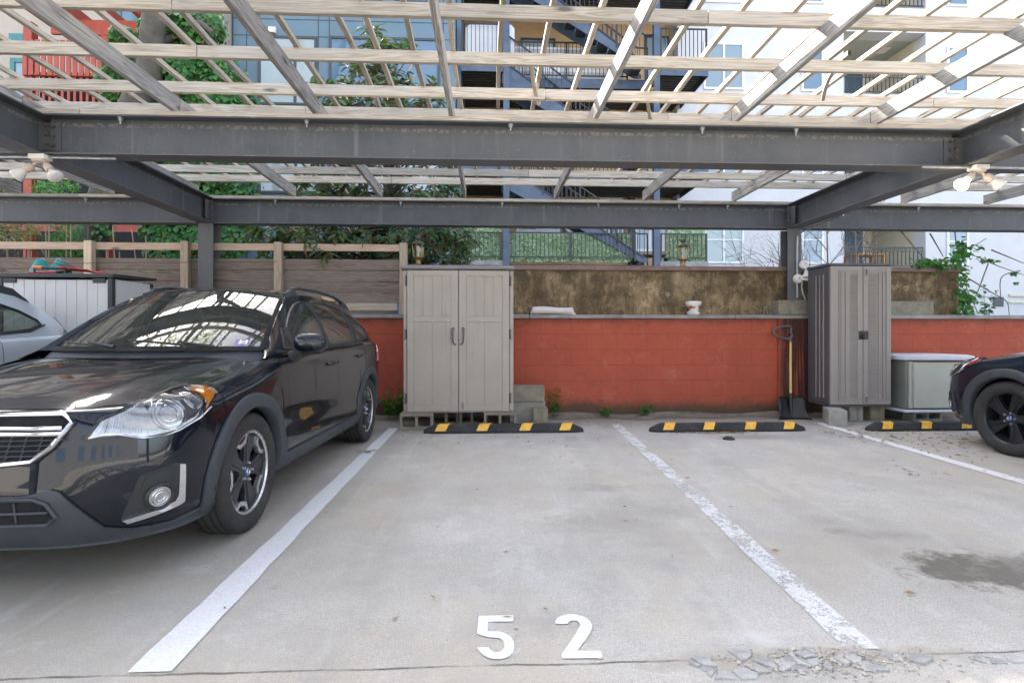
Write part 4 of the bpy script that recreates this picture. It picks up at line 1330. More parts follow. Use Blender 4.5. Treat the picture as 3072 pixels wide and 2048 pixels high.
for side in (0, 1):
    x0, x1 = (cx(357), cx(798)) if side == 0 else (cx(803), cx(1241))
    m = MB(); m.box(x0, x1, .004, .029, cz(1303), cz(78)); d = m.build('door', M['taupe'], cab, bevel=.004)
    m = MB()
    if side == 0: a, b = cx(413), cx(737)
    else: a, b = cx(867), cx(1182)
    zt, zm1, zm0, zb0 = cz(128), cz(480), cz(525), cz(1250)
    # proud stiles and rails
    m.box(x0+.002, a, -.006, .0035, cz(1302), cz(79)); m.box(b, x1-.002, -.006, .0035, cz(1302), cz(79))
    m.box(a+.0015, b-.0015, -.005, .0035, zt, cz(80)); m.box(a+.0015, b-.0015, -.005, .0035, zm0, zm1); m.box(a+.0015, b-.0015, -.005, .0035, cz(1301), zb0)
    m.build('door_frame', M['taupe'], d, bevel=.0025)
    m = MB()
    for i in range(4):
        w = (b-a)/4; m.box(a+i*w+.003, a+(i+1)*w-.003, -.001, .0035, zm1+.003, zt-.003)
    for i in range(2):
        w = (b-a)/2; m.box(a+i*w+.003, a+(i+1)*w-.003, -.001, .0035, zb0+.003, zm0-.003)
    m.build('door_panel', M['taupe_grain'], d, bevel=.002)
    # handle
    hx = cx(757) if side == 0 else cx(836); m = MB()
    s_ = 1 if side == 0 else -1
    pts = [(hx-.004*s_, -.006, cz(583)),(hx-.010*s_,-.040,cz(588)),(hx-.012*s_,-.048,cz(640)),(hx-.006*s_,-.042,cz(700)),(hx+.012*s_,-.030,cz(722)),(hx+.045*s_-.012*s_,-.014,cz(722))]
    rows = [(p, w) for p, w in zip(pts, (.024,.022,.018,.016,.012,.010))]
    m.tube([p for p,_ in rows], [w/1.6 for _,w in rows], 8); m.build('handle', M['slate_resin'], d, smooth=60)
    # hinges
    for yy in (170, 635, 1192):
        hxx = cx(346) if side == 0 else cx(1251)
        m = MB(); m.box(hxx-.010, hxx+.010, -.002, .030, cz(yy+42), cz(yy-42)); h = m.build('hinge', M['black_plastic'], cab, bevel=.002)
        m = MB(); m.tube([(hxx,-.003,cz(yy+40)),(hxx,-.003,cz(yy-40))], .007, 8); m.build('hinge_pin', M['slate_resin'], h, smooth=60)
    for y0, y1 in ((118,590),(690,1140),(1240,1300),(78,112)):
        m = MB(); q0, q1 = (cx(324), cx(350)) if side == 0 else (cx(1246), cx(1279)); m.box(q0, q1, .012, .030, cz(y1), cz(y0)); m.build('corner_strip', M['taupe'], cab, bevel=.006)
m = MB(); m.box(cx(820), cx(856), -.010, .004, cz(1290), cz(1218)); l = m.build('latch', M['taupe'], cab, bevel=.003)
m = MB(); m.box(cx(828), cx(847), -.013, -.008, cz(1284), cz(1226)); m.build('latch_slide', M['taupe_roof'], l, bevel=.002)

# ---- concrete blocks
def block(name, label, loc, rz=0, kind='core', mat='concrete_block', group=None, size=(.395,.19,.19)):
    """kind core: cores face the viewer; solid: shell side out; end: end face with two ears"""
    L, W, H = size
    m = MB()
    if kind == 'core':
        t = .032
        m.box(-L/2, L/2, 0, W, 0, t); m.box(-L/2, L/2, 0, W, H-t, H)
        for xc in (-L/2+t/2, 0, L/2-t/2): m.box(xc-t/2+.0, xc+t/2, .002, W-.002, t, H-t)
        # fillets in the cores
        for x0, x1 in ((-L/2+t, -t/2), (t/2, L/2-t)):
            for sx, xx in ((1, x0), (-1, x1)):
                for sz, zz in ((1, t), (-1, H-t)):
                    m.prism([(xx,zz),(xx+.02*sx,zz),(xx,zz+.02*sz)], .004, W-.004, lambda a,b,d: (a,d,b))
    elif kind == 'end':
        m.box(-W/2, W/2, .012, L, 0, H); m.box(-W/2, -.022, 0, .013, 0, H); m.box(.022, W/2, 0, .013, 0, H)
    else:
        m.box(-L/2, L/2, 0, W, 0, H)
    o = m.build(name, M[mat], None, bevel=.006, seg=2, flipfix=True)
    o.location = loc; o.rotation_euler = (0,0,rz)
    return tag(o, label, 'concrete block', group or 'loose concrete blocks')
block('concrete_block', 'hollow block under the front left corner of the taupe cabinet', (-.855,6.53,0), R(1.5), mat='concrete_block_dark')
block('concrete_block', 'mossy hollow block under the front right corner of the taupe cabinet', (.150,6.60,0), R(-1), mat='concrete_block_dark')
block('concrete_block', 'shaded block deep under the middle of the taupe cabinet', (-.52,6.80,0), R(1), 'core', 'concrete_block_dark')
block('concrete_block', 'block in the dark under the cabinet beside the mossy hollow block', (-.20,6.86,0), R(-2), 'core', 'concrete_block_dark')
block('concrete_block', 'weathered block lying on top of another beside the taupe cabinet', (.535,6.98,.275), R(-1), 'solid', 'concrete_block_dark', size=(.40,.19,.20))
block('concrete_block', 'long grey block under the weathered top block beside the taupe cabinet', (.52,7.02,0), R(1), 'solid', 'concrete_block', size=(.46,.19,.272))
block('concrete_block', 'block standing end on in front of the stacked pair beside the cabinet', (.665,6.78,0), R(-3), 'end', 'concrete_block_dark', size=(.30,.185,.20))
block('concrete_block', 'clean grey block under the front left corner of the tall grey cabinet', (4.50,6.66,0), R(68), 'solid', 'concrete_block', size=(.39,.20,.198))
block('concrete_block', 'end on block under the middle of the tall grey cabinet', (4.86,6.93,0), R(4), 'end', 'concrete_block', size=(.38,.19,.196))
block('concrete_block', 'end on block under the front right corner of the tall grey cabinet', (5.16,6.95,0), R(-2), 'end', 'concrete_block_dark', size=(.38,.19,.196))
block('concrete_block', 'hollow block under the left end of the pale lidded storage box', (5.78,6.86,0), R(2), 'core', 'concrete_block', size=(.40,.19,.135))
block('concrete_block', 'long rough block lying on the coping right of the tall grey cabinet', (6.02,7.53,1.419), R(-1), 'solid', 'concrete_block_dark', 'loose concrete blocks', size=(.80,.19,.20))
block('concrete_block', 'grey block tucked on the coping against the tall grey cabinet back', (5.42,7.535,1.419), R(0), 'solid', 'concrete_block', 'loose concrete blocks', size=(.36,.18,.20))
pier = MB(); pier.box(4.10, 4.575, 7.452, 7.83, 1.4185, 1.625)
po = pier.build('concrete_pier', M['concrete_block_dark'], None, bevel=.012); tag(po, 'square concrete pier under the right steel column', 'pier')

# ---- rubber wheel stops
def wheel_stop(loc, label, stripes):
    L = 1.86
    root = thing('wheel_stop', label, 'wheel stop', loc, 0, 'rubber wheel stops')
    m = MB()
    sec = [(-.075,0),(-.075,.030),(-.045,.098),(.045,.098),(.075,.030),(.075,0)]
    rows = []
    for x, sy, sz, sh in ((-L/2,.50,.35,0),(-L/2+.012,.62,.48,0),(-L/2+.135,1,1,0),(L/2-.135,1,1,0),(L/2-.012,.62,.48,0),(L/2,.50,.35,0)):
        rows.append([(x, a*sy, b*sz) for a, b in sec])
    m.grid(rows); m.add(rows[0], [(5,4,3,2,1,0)]); m.add(rows[-1], [(0,1,2,3,4,5)])
    m.build('body', M['rubber'], root, bevel=.008, flipfix=True)
    for xc in stripes:
        m = MB()
        def q(x, s):        # s 0..1 up the front slope, 1..2 over the top
            return (x, -.0775+.030*s, .030+.068*s+.001) if s <= 1 else (x, -.0475+.0925*(s-1), .1005)
        g = []
        for x in (xc-.062, xc+.062):
            g.append([q(x + .034*s, s) for s in (.0,.5,1.0,1.5,1.98)])
        m.grid(g); m.build('stripe', M['yellow'], root, flipfix=True)
    return root
wheel_stop((.190,6.325,0), 'black rubber wheel stop with yellow stripes in front of the taupe cabinet', (-.735,-.26,.235,.70))
wheel_stop((2.833,6.29,0), 'black rubber wheel stop with yellow stripes at the empty middle stretch of red wall', (-.735,-.26,.235,.70))
wheel_stop((5.43,6.24,0), 'black rubber wheel stop with yellow stripes ahead of the navy car', (-.735,-.26,.235,.70))
m = MB(); m.lathe([(0,.030),(.035,.030),(.040,.022),(.060,.016),(.064,.0)], 20); pk = m.build('rubber_foot', M['rubber'], None, smooth=40); pk.location = (2.62,5.78,.001); tag(pk, 'small round black rubber foot lying on the paving', 'rubber foot')

# ---- tall grey cabinet
M['cab_grey'] = simple('warm_grey_resin', (.29,.265,.245), .5, 0, .08, 2.5, bump=.1, bscale=180, dirt=.25, dirtcol=(.22,.20,.18))
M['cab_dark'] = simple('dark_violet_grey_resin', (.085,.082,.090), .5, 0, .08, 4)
tc = thing('storage_cabinet', 'tall narrow grey two door resin cabinet with a black padlock plate', 'cabinet', (4.44,6.85,0))
W_, D_, Z0, Z1_ = .815, .48, .205, 2.03
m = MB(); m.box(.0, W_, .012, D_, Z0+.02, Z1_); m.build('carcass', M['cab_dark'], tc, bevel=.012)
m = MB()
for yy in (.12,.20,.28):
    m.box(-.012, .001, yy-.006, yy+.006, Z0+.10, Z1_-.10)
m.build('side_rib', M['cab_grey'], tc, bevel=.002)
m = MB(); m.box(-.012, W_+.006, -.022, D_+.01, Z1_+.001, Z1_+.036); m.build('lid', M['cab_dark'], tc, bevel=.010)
m = MB(); m.box(.004, W_-.004, -.006, D_, Z0-.004, Z0+.019); m.build('base', M['cab_dark'], tc, bevel=.006)
xm = .435
for side in (0, 1):
    x0, x1 = (.003, xm-.003) if side == 0 else (xm+.003, W_-.003)
    m = MB(); m.box(x0, x1, -.024, .011, Z0+.023, Z1_-.003); d = m.build('door', M['cab_grey'], tc, bevel=.010)
    # recessed looking panel: proud ribs and dimpled band
    m = MB()
    px0, px1 = (.112, xm-.085) if side == 0 else (xm+.080, W_-.075)
    zb_, zt_ = Z0+.085, Z1_-.07
    fr = .005
    for a, b in ((px0-.006, px0), (px1, px1+.006)): m.box(a, b, -.033, -.0235, zb_, zt_)
    m.box(px0-.006, px1+.006, -.0332, -.0235, zt_+.0005, zt_+.006); m.box(px0-.006, px1+.006, -.0332, -.0235, zb_-.006, zb_-.0005)
    band0, band1 = (px1-.095, px1-.005) if side == 0 else (px0+.005, px0+.095)
    for f in ((.028,.088) if side == 0 else (.125,.185)):
        m.box(px0+f-.007, px0+f+.007, -.035, -.0235, zb_+.02, zt_-.02)
    m.build('door_rib', M['cab_grey'], d, bevel=.002)
    m = MB()
    nx, nz = 5, 74
    for i in range(nx):
        for j in range(nz):
            xx = band0 + (i+.5+(.25 if j % 2 else -.25))*(band1-band0)/nx; zz = zb_+.03 + j*(zt_-zb_-.06)/nz
            r = .0078
            m.add([(xx-r,-.0242,zz-.004),(xx+r,-.0242,zz-.004),(xx+r*.8,-.0242,zz+.009),(xx-r*.8,-.0242,zz+.009),(xx,-.036,zz-.001)], [(0,1,4),(1,2,4),(2,3,4),(3,0,4)])
    m.build('dimple_band', M['cab_grey'], d, flipfix=False)
m = MB(); m.box(xm-.062, xm+.062, -.030, -.0245, 1.075, 1.185); lp = m.build('lock_plate', M['black_plastic'], tc, bevel=.003)
m = MB(); m.lathe([(0,-.014),(.024,-.014),(.027,-.010),(.027,.010),(.024,.014),(0,.014)], 18, Matrix.Translation((xm, -.050, 1.108)) @ Matrix.Rotation(R(90), 4, 'X'))
m.tube([(xm-.014,-.048,1.125),(xm-.014,-.048,1.145),(xm,-.048,1.156),(xm+.014,-.048,1.145),(xm+.014,-.048,1.125)], .004, 6); m.tube([(xm-.03,-.036,1.140),(xm+.03,-.036,1.140)], .005, 6)
m.build('padlock', M['rim_dark'], lp, smooth=40)
for zz in (Z1_-.085, Z0+.09):
    m = MB(); m.box(xm+.022, xm+.060, -.031, -.0238, zz-.055, zz+.045); b = m.build('latch', M['cab_grey'], tc, bevel=.003)
    m = MB(); m.tube([(xm+.030,-.034,zz+.03),(xm+.052,-.034,zz+.03)], .006, 6); m.tube([(xm+.041,-.034,zz+.03),(xm+.041,-.034,zz-.035)], .005, 6); m.build('latch_slide', M['cab_dark'], b, smooth=40)

# ---- pale lidded storage box by the navy car
M['sage'] = simple('sage_grey_resin', (.42,.42,.365), .45, 0, .06, 4); M['lid_white'] = simple('pale_grey_lid', (.58,.59,.63), .5, 0, .06, 5, dirt=.3, dirtcol=(.35,.34,.33))
M['sage_dark'] = simple('grey_green_resin', (.20,.205,.185), .5, 0, .08, 4)
db = thing('deck_box', 'low sage grey storage box with a white lid beside the navy car', 'storage box', (5.36,6.72,.14))
m = MB(); m.box(.02, .93, .02, .70, .035, .665); m.build('box_body', M['sage_dark'], db, bevel=.02)
m = MB(); m.prism([(.10,.055),(.88,.055),(.90,.645),(.085,.645)], -.022, .03, lambda a,b,d: (a,d,b)); m.build('front_panel', M['sage'], db, bevel=.012, flipfix=True)
m = MB()
rows = []
for s_, z in ((1.0,.672),(1.015,.700),(1.0,.722),(.9,.735),(.5,.742)):
    cxm, cym = .475, .35; row = []
    for k in range(28):
        a = 2*math.pi*k/28; c, s = math.cos(a), math.sin(a)
        row.append((cxm + .515*s_*math.copysign(abs(c)**.45, c), cym + .41*s_*math.copysign(abs(s)**.45, s), z))
    row.append(row[0]); rows.append(row)
m.grid(rows); m.add(rows[-1][:-1], [tuple(range(28))]); m.add(rows[0][:-1], [tuple(reversed(range(28)))])
m.build('lid', M['lid_white'], db, smooth=40, flipfix=True)
m = MB(); m.box(-.03, .97, -.03, .72, .0, .034); m.build('base', M['lid_white'], db, bevel=.012)
m = MB(); m.box(.045,.095,-.004,.019,.05,.655); m.build('corner_post', M['sage'], db, bevel=.008)

# ---- tall white panelled storage box on the left
M['panel_white'] = simple('off_white_panel', (.60,.60,.605), .5, 0, .04, 2, dirt=.2, dirtcol=(.48,.46,.44)); M['trim_dark'] = simple('dark_green_grey_trim', (.030,.040,.042), .5, 0, .1, 6)
wb = thing('storage_box', 'tall white plank panelled storage box with dark grey edges and lid', 'storage box', (-5.20,6.0,0))
Wb, Db, Hb = 1.18, .70, 1.775
m = MB()
n = 10
for i in range(n):
    m.box(.05+i*(Wb-.10)/n+.0025, .05+(i+1)*(Wb-.10)/n-.0025, .0, .02, .03, Hb-.055)
m.box(.05, Wb-.05, .006, .025, .03, Hb-.05)
m.build('front_panel', M['panel_white'], wb, bevel=.002)
m = MB()
for i in range(5): m.box(Wb-.022, Wb-.002, .055+i*(Db-.11)/5+.002, .055+(i+1)*(Db-.11)/5-.002, .03, Hb-.04)
m.box(.0, Wb-.025, Db-.02, Db, 0, Hb-.03); m.box(0,.02,.03,Db-.03,0,Hb-.03); m.build('side_panel', M['panel_white'], wb, bevel=.002)
for xa, ya in ((0,-.012),(Wb-.048,-.012),(Wb-.045,Db-.045),(0,Db-.045)):
    m = MB(); m.box(xa, xa+.05, ya, ya+.05, .0, Hb-.03); m.build('corner_post', M['trim_dark'], wb, bevel=.006)
m = MB(); m.prism([(-.035,Hb-.028),(Db+.03,Hb+.010),(Db+.03,Hb+.040),(-.035,Hb+.012)], -.03, Wb+.03, lambda a,b,d: (d,a,b)); m.build('lid', M['trim_dark'], wb, bevel=.006, flipfix=True)
for xx in (.06, Wb-.20):
    m = MB(); m.box(xx, xx+.13, -.016, .004, Hb-.085, Hb-.035); m.build('bracket', M['trim_dark'], wb, bevel=.003)
# things lying on the box
M['teal'] = simple('teal_canvas', (.02,.26,.24), .75, 0, .15, 12, bump=.3, bscale=40)
LZ = lambda y: Hb+.014+ (y-5.965)*.0365
def pouch(x0, x1, y, name):
    m = MB(); rows = []
    for i in range(9):
        t = i/8; h = .185*(1-(abs(t-.5)*2)**2.6) if False else None
        rows.append(None)
    rows = []
    for j in range(7):
        v = j/6; w = 1-.55*v**1.3; row = []
        for k in range(17):
            a = 2*math.pi*k/16; row.append(((x0+x1)/2 + (x1-x0)/2*w*math.cos(a)*(1+.05*math.sin(3*a+j)), y + .10*(1-.75*v)*math.sin(a), LZ(y)+.008+.165*v - .012*math.cos(2*a)*v))
        rows.append(row)
    m.grid(rows); m.add(rows[-1][:-1], [tuple(range(16))]); m.add(rows[0][:-1], [tuple(reversed(range(16)))])
    return m.build(name, M['teal'], None, smooth=50, flipfix=True)
a = pouch(-5.14, -4.90, 6.32, 'canvas_bag'); tag(a, 'teal canvas bag on the white storage box, left of its twin', 'canvas bag', 'teal canvas bags on the storage box')
b = pouch(-4.96, -4.72, 6.36, 'canvas_bag'); tag(b, 'teal canvas bag on the white storage box, nearer the red shovel', 'canvas bag', 'teal canvas bags on the storage box')
for o_, xc in ((a,-5.02),(b,-4.84)):
    m = MB(); m.tube([(xc+.03*math.cos(t), 6.335+.01*math.sin(t), LZ(6.33)+.172+.022*math.sin(t)) for t in np.linspace(0,2*math.pi,17)], .004, 5); m.build('eyelet', M['galv'], o_)
M['red_plastic'] = simple('red_plastic', (.62,.03,.05), .4, 0, .1, 9); M['orange_plastic'] = simple('orange_plastic', (.80,.16,.03), .5, 0, .1, 9)
rs = thing('snow_shovel', 'red handled snow shovel lying across the white storage box', 'shovel', (-4.9,6.14,LZ(6.14)))
m = MB(); m.tube([(-.10,.0,.018),(.22,.0,.028)], .013, 8); m.build('handle', M['red_plastic'], rs, smooth=50)
m = MB(); g = [[(.30+.32*i/6, -.14+.28*j/6, .045-.03*(i/6)**1.2+.02*abs(j/3-1)**2) for j in range(7)] for i in range(7)]; m.grid(g); o = m.build('blade', M['red_plastic'], rs, smooth=60); o.modifiers.new('solid','SOLIDIFY').thickness = .006
m = MB(); m.tube([(.20,0,.028),(.34,0,.045)], .020, 8); m.build('socket', M['black_plastic'], rs, smooth=50)
bs = thing('snow_brush', 'black snow brush with an orange grip lying on the white storage box', 'snow brush', (-4.84,6.08,LZ(6.08)))
m = MB(); m.tube([(.02,0,.066),(.26,.01,.060)], .012, 8); m.build('shaft', M['black_plastic'], bs, smooth=50)
m = MB(); m.tube([(-.06,0,.072),(.03,0,.068)], .019, 8); m.build('grip', M['orange_plastic'], bs, smooth=50)
m = MB(); g = [[(.24+.16*i/5, -.09+.18*j/5, .10-.07*i/5+.01*j/5) for j in range(6)] for i in range(6)]; m.grid(g); o = m.build('blade', M['black_plastic'], bs, smooth=60); o.modifiers.new('solid','SOLIDIFY').thickness = .008
m = MB(); m.tube([(-.055,0,.066),(-.055,0,.01)], .010, 6); m.tube([(.27,0,.055),(.27,0,.01)], .012, 6); m.build('foot', M['black_plastic'], bs)

M['gap_black'] = simple('black_shovel_plastic', (.010,.010,.011), .42, 0, .15, 10)
# ---- snow shovel leaning on the wall
M['shaft_wood'] = wood('ash_shaft', 'z', (.72,.55,.24), (.56,.40,.16), None, .55)
sh = thing('snow_shovel', 'black snow shovel with a yellow wooden shaft leaning on the red wall', 'shovel', (4.09,7.13,0))
m = MB(); m.tube([(.01,.03,.20),(.085,.165,.72),(.155,.285,1.06)], [.016,.0165,.016], 10); m.build('shaft', M['shaft_wood'], sh, smooth=50)
m = MB()
hp = [(.150,.278,1.02),(.160,.292,1.09),(.185,.300,1.13),(.165,.30,1.17),(.175,.305,1.235),(.150,.305,1.255),(.04,.300,1.250),(-.06,.30,1.215),(-.085,.30,1.17),(-.04,.30,1.12),(.06,.295,1.085),(.150,.285,1.075)]
hp = [tuple(_cr(np.array(hp), [t])[0]) for t in np.linspace(0, len(hp)-1.001, 60)]
m.tube(hp, [.021 if i < 8 else .0165 for i in range(60)], 10); m.build('grip', M['slate_resin'], sh, smooth=60)
m = MB(); g = []
for i in range(15):
    u_ = -1+2*i/14; row = []
    for j in range(11):
        v_ = j/10
        top = .275 + .028*math.sin(min(abs(u_)/.8,1)*math.pi/2)**2 - (.16*((abs(u_)-.72)/.28)**2 if abs(u_) > .72 else 0)
        z = .006 + (top-.006)*v_
        w = .235 - .030*math.sin(v_*math.pi)*1.0 - .02*v_
        dish = .075*(abs(u_)**2.2) + .05*math.sin(v_*math.pi)*0 + .055*(v_-.5)**2
        row.append((u_*w + .02*v_, -.02 + .11*v_**1.4 - dish*1.0 + .006*math.cos(u_*9), z))
    g.append(row)
m.grid(g); o = m.build('blade', M['black_plastic'], sh, smooth=60, flipfix=True); o.modifiers.new('solid','SOLIDIFY').thickness = .007; o.data.materials[0] = M['gap_black']
m = MB(); m.tube([(.0,-.005,.06),(.012,.03,.22),(.03,.065,.34)], [.012,.024,.022], 10); m.build('socket', M['black_plastic'], sh, smooth=50)

# ---- on the coping: cushion, flower pot, jar; lanterns on the upper wall
M['cushion'] = simple('pale_cushion_cloth', (.66,.60,.58), .9, 0, .06, 14, bump=.3, bscale=25)
m = MB(); rows = []
for i in range(22):
    t = i/21; x = .60+.60*t; r = .058*min(1, (t/.05+.35) if t < .05 else 1, ((1-t)/.07+.35) if t > .93 else 1)*(1+.05*math.sin(7*t))
    row = []
    for k in range(18):
        a = 2*math.pi*k/18
        row.append((x + .02*math.sin(a)*(1 if t > .9 else 0), 7.575 + r*1.05*math.cos(a), 1.4195 + r*.9 - .012*t + .010*math.sin(t*3) + (r*.9)*math.sin(a)*(1+.06*math.sin(3*a+9*t))))
    row.append(row[0]); rows.append(row)
m.grid(rows); m.add(rows[0][:-1], [tuple(range(18))]); m.add(rows[-1][:-1], [tuple(range(18))])
m.prism([(1.19,1.47),(1.245,1.425),(1.235,1.42),(1.18,1.42)], 7.555, 7.60, lambda a,b,d: (a,d,b))
c = m.build('rolled_cushion', M['cushion'], None, smooth=60, flipfix=True); tag(c, 'rolled pale cushion lying on the stone coping', 'cushion')

def pot_mat():
    t = NT('white_brown_painted_pot')
    n = t.noise(9, 3, .5, t.scaled((1,1,2.2))); s = t.sep()
    c = t.mix(t.math('MULTIPLY', t.ramp(n, [(.47, 0.0), (.50, 1.0)]), t.math('MULTIPLY', t.ramp(t.math('MULTIPLY', s[2], 5), [(.2, 0.0), (.24, 1.0)]), t.ramp(t.math('MULTIPLY', s[2], 5), [(.64, 1.0), (.68, 0.0)]))), (.76,.75,.72), (.36,.13,.06))
    t.set(col=c, rough=.3); return t.m
fp_ = thing('flower_pot', 'white and brown painted flower pot in a white saucer on the coping', 'flower pot', (2.93,7.60,1.4195))
m = MB(); m.lathe([(0,.035),(.070,.035),(.098,.140),(.100,.142),(.108,.142),(.110,.146),(.108,.186),(.104,.19),(.096,.186),(.092,.15),(.06,.06),(0,.06)], 36); m.build('pot', pot_mat(), fp_, smooth=40)
m = MB(); m.lathe([(0,.0),(.080,.0),(.086,.012),(.100,.030),(.101,.036),(.094,.038),(.080,.018),(0,.016)], 36); m.build('saucer', M['ceramic'], fp_, smooth=40)
def jar_glass():
    t = NT('clear_jar_glass'); tr = t.node('ShaderNodeBsdfTransparent'); tr.inputs[0].default_value = (.90,.93,.90,1)
    gl = t.node('ShaderNodeBsdfGlossy'); gl.inputs['Roughness'].default_value = .05; ms = t.node('ShaderNodeMixShader'); lw = t.node('ShaderNodeLayerWeight'); lw.inputs[0].default_value = .35
    t.L(lw.outputs['Facing'], ms.inputs[0]); t.L(tr.outputs[0], ms.inputs[1]); t.L(gl.outputs[0], ms.inputs[2]); t.L(ms.outputs[0], t.out.inputs[0]); return t.m
M['jar'] = jar_glass()
m = MB(); m.lathe([(0,.0),(.040,.0),(.045,.008),(.045,.085),(.034,.10),(.034,.112),(.038,.113),(.038,.126),(.032,.126),(.032,.104),(.042,.083),(.042,.01),(0,.006)], 28); j = m.build('glass_jar', M['jar'], None, smooth=40); j.location = (3.97,7.57,1.4195); tag(j, 'empty clear glass jar on the coping near the concrete pier', 'jar')

def lantern(loc, label):
    r = thing('lantern', label, 'lantern', loc, R(20), 'brass lanterns on the garden wall')
    m = MB(); m.lathe([(0,0),(.052,0),(.055,.012),(.040,.020),(.030,.045),(.036,.075),(.045,.085),(.066,.092),(.070,.104),(0,.104)], 24); m.build('base', M['brass'], r, smooth=40)
    m = MB()
    for k in range(6):
        a = math.pi/3*k; m.tube([(.060*math.cos(a), .060*math.sin(a), .100), (.074*math.cos(a), .074*math.sin(a), .262)], .0045, 5)
        b_ = a+math.pi/3; m.tube([(.074*math.cos(a), .074*math.sin(a), .262), (.074*math.cos(b_), .074*math.sin(b_), .262)], .0045, 5)
    m.build('frame', M['brass'], r)
    m = MB(); m.lathe([(.056,.104),(.070,.260)], 6); m.build('pane', M['jar'], r)
    m = MB(); m.lathe([(.082,.262),(.080,.272),(.045,.300),(.026,.305),(.022,.315),(.034,.330),(.036,.345),(.024,.362),(.008,.370),(.011,.380),(0,.388)], 24); m.build('roof', M['green_brass'], r, smooth=40)
    m = MB(); m.lathe([(0,.104),(.012,.104),(.012,.19),(.018,.20),(.020,.225),(.010,.245),(0,.248)], 14); m.build('candle_tube', M['ceramic'], r, smooth=40)
    r.scale = (1.15,1.15,1.15)
    return r
lantern((2.84,7.77,2.119), 'brass lantern with glass panes on the stained wall above the flower pot')
lantern((-.99,7.77,2.119), 'brass lantern partly behind the magnolia leaves above the taupe cabinet')

# ---- spotlights under the girders
def emat(name, col, s):
    t = NT(name); t.set(col=(.8,.8,.78), rough=.4, emit=col, emits=s); return t.m
M['lit'] = emat('lit_bulb', (1.0,.86,.62), 4.5)
M['bulb'] = simple('frosted_bulb', (.70,.69,.66), .35, 0, .04, 10); M['socket'] = simple('beige_socket', (.56,.46,.39), .5, 0, .08, 10)
def spots(loc, label, lit):
    r = thing('twin_spotlight', label, 'spotlight', loc, 0, 'twin spotlights under the pergola girders')
    m = MB(); m.box(-.065,.065,-.05,.05,-.045,-.001); bx = m.build('junction_box', M['white_plastic'], r, bevel=.008)
    m = MB(); m.lathe([(0,-.075),(.03,-.073),(.055,-.060),(.058,-.046)], 20); m.build('cover', M['socket'], r, smooth=40)
    for s, tip in ((-1, (-.19,-.02,-.20)), (1, (.165,-.05,-.205))):
        ax = Vector(tip) - Vector((s*.03,0,-.07)); d = ax.normalized()
        mx = Matrix.Translation((s*.03,0,-.065)) @ d.to_track_quat('Z','Y').to_matrix().to_4x4()
        m = MB(); m.lathe([(.010,.0),(.012,.03),(.020,.035),(.030,.045),(.033,.075),(.031,.105),(.024,.107)], 18, mx); so_ = m.build('socket', M['socket'], r, smooth=40)
        m = MB(); m.lathe([(.018,.10),(.025,.12),(.052,.172),(.057,.186),(.055,.195),(.036,.204),(0,.207)], 24, mx); m.build('bulb', M['lit'] if (lit and s < 0) else M['bulb'], r, smooth=60)
    m = MB(); m.tube([(-.065,.0,-.02),(-.5,.02,-.018)], .010, 6); m.tube([(.065,.0,-.02),(.6,.02,-.018)], .010, 6); m.build('conduit', M['galv'], r, smooth=50)
    return r
spots((-3.735,4.70,ZB-.008), 'unlit twin spotlight under the pergola girder at the left', False)
spots((4.352,4.62,ZB-.008), 'twin spotlight with one glowing bulb under the girder at the right', True)

# ---- conduit, boxes and lamp on the right column
el = thing('wall_spotlight', 'old round junction boxes with a bell lamp on the right steel column', 'light fixture', (4.352,7.49,0))
m = MB(); pts = [(.10,-.9,2.63),(.08,-.30,2.60),(.03,-.06,2.55),(.02,-.02,2.42),(.02,-.02,1.66)]
pts = [tuple(_cr(np.array(pts), [t])[0]) for t in np.linspace(0, 3.999, 30)]
m.tube(pts, .012, 8); m.tube([(.09,-.015,1.93),(.085,-.02,1.80),(.10,-.02,1.72),(.14,-.015,1.63)], .012, 8); m.build('conduit', M['galv'], el, smooth=60)
for x, z in ((.105,2.125),(.020,1.925)):
    m = MB(); m.lathe([(0,.055),(.055,.052),(.062,.044),(.062,.0)], 24, Matrix.Translation((x,-.012,z)) @ Matrix.Rotation(R(90), 4, 'X')); b = m.build('junction_box', M['white_plastic'], el, smooth=40)
    m = MB(); m.lathe([(0,.064),(.012,.062),(.014,.050)], 10, Matrix.Translation((x+.012,-.012,z+.01)) @ Matrix.Rotation(R(90), 4, 'X')); m.build('knob', M['galv'], b, smooth=40)
mx = Matrix.Translation((.125,-.05,2.07)) @ Matrix.Rotation(R(168), 4, 'X')
m = MB(); m.lathe([(.010,.0),(.012,.03),(.022,.04),(.026,.06),(.050,.09),(.062,.125),(.062,.135),(.056,.132),(.044,.095),(0,.09)], 24, mx); m.build('lamp_shade', M['white_plastic'], el, smooth=40)
m = MB(); m.tube([(.04,-.06,1.925),(.14,-.14,1.895)], [.020,.014], 10); m.build('socket', M['white_plastic'], el, smooth=50)

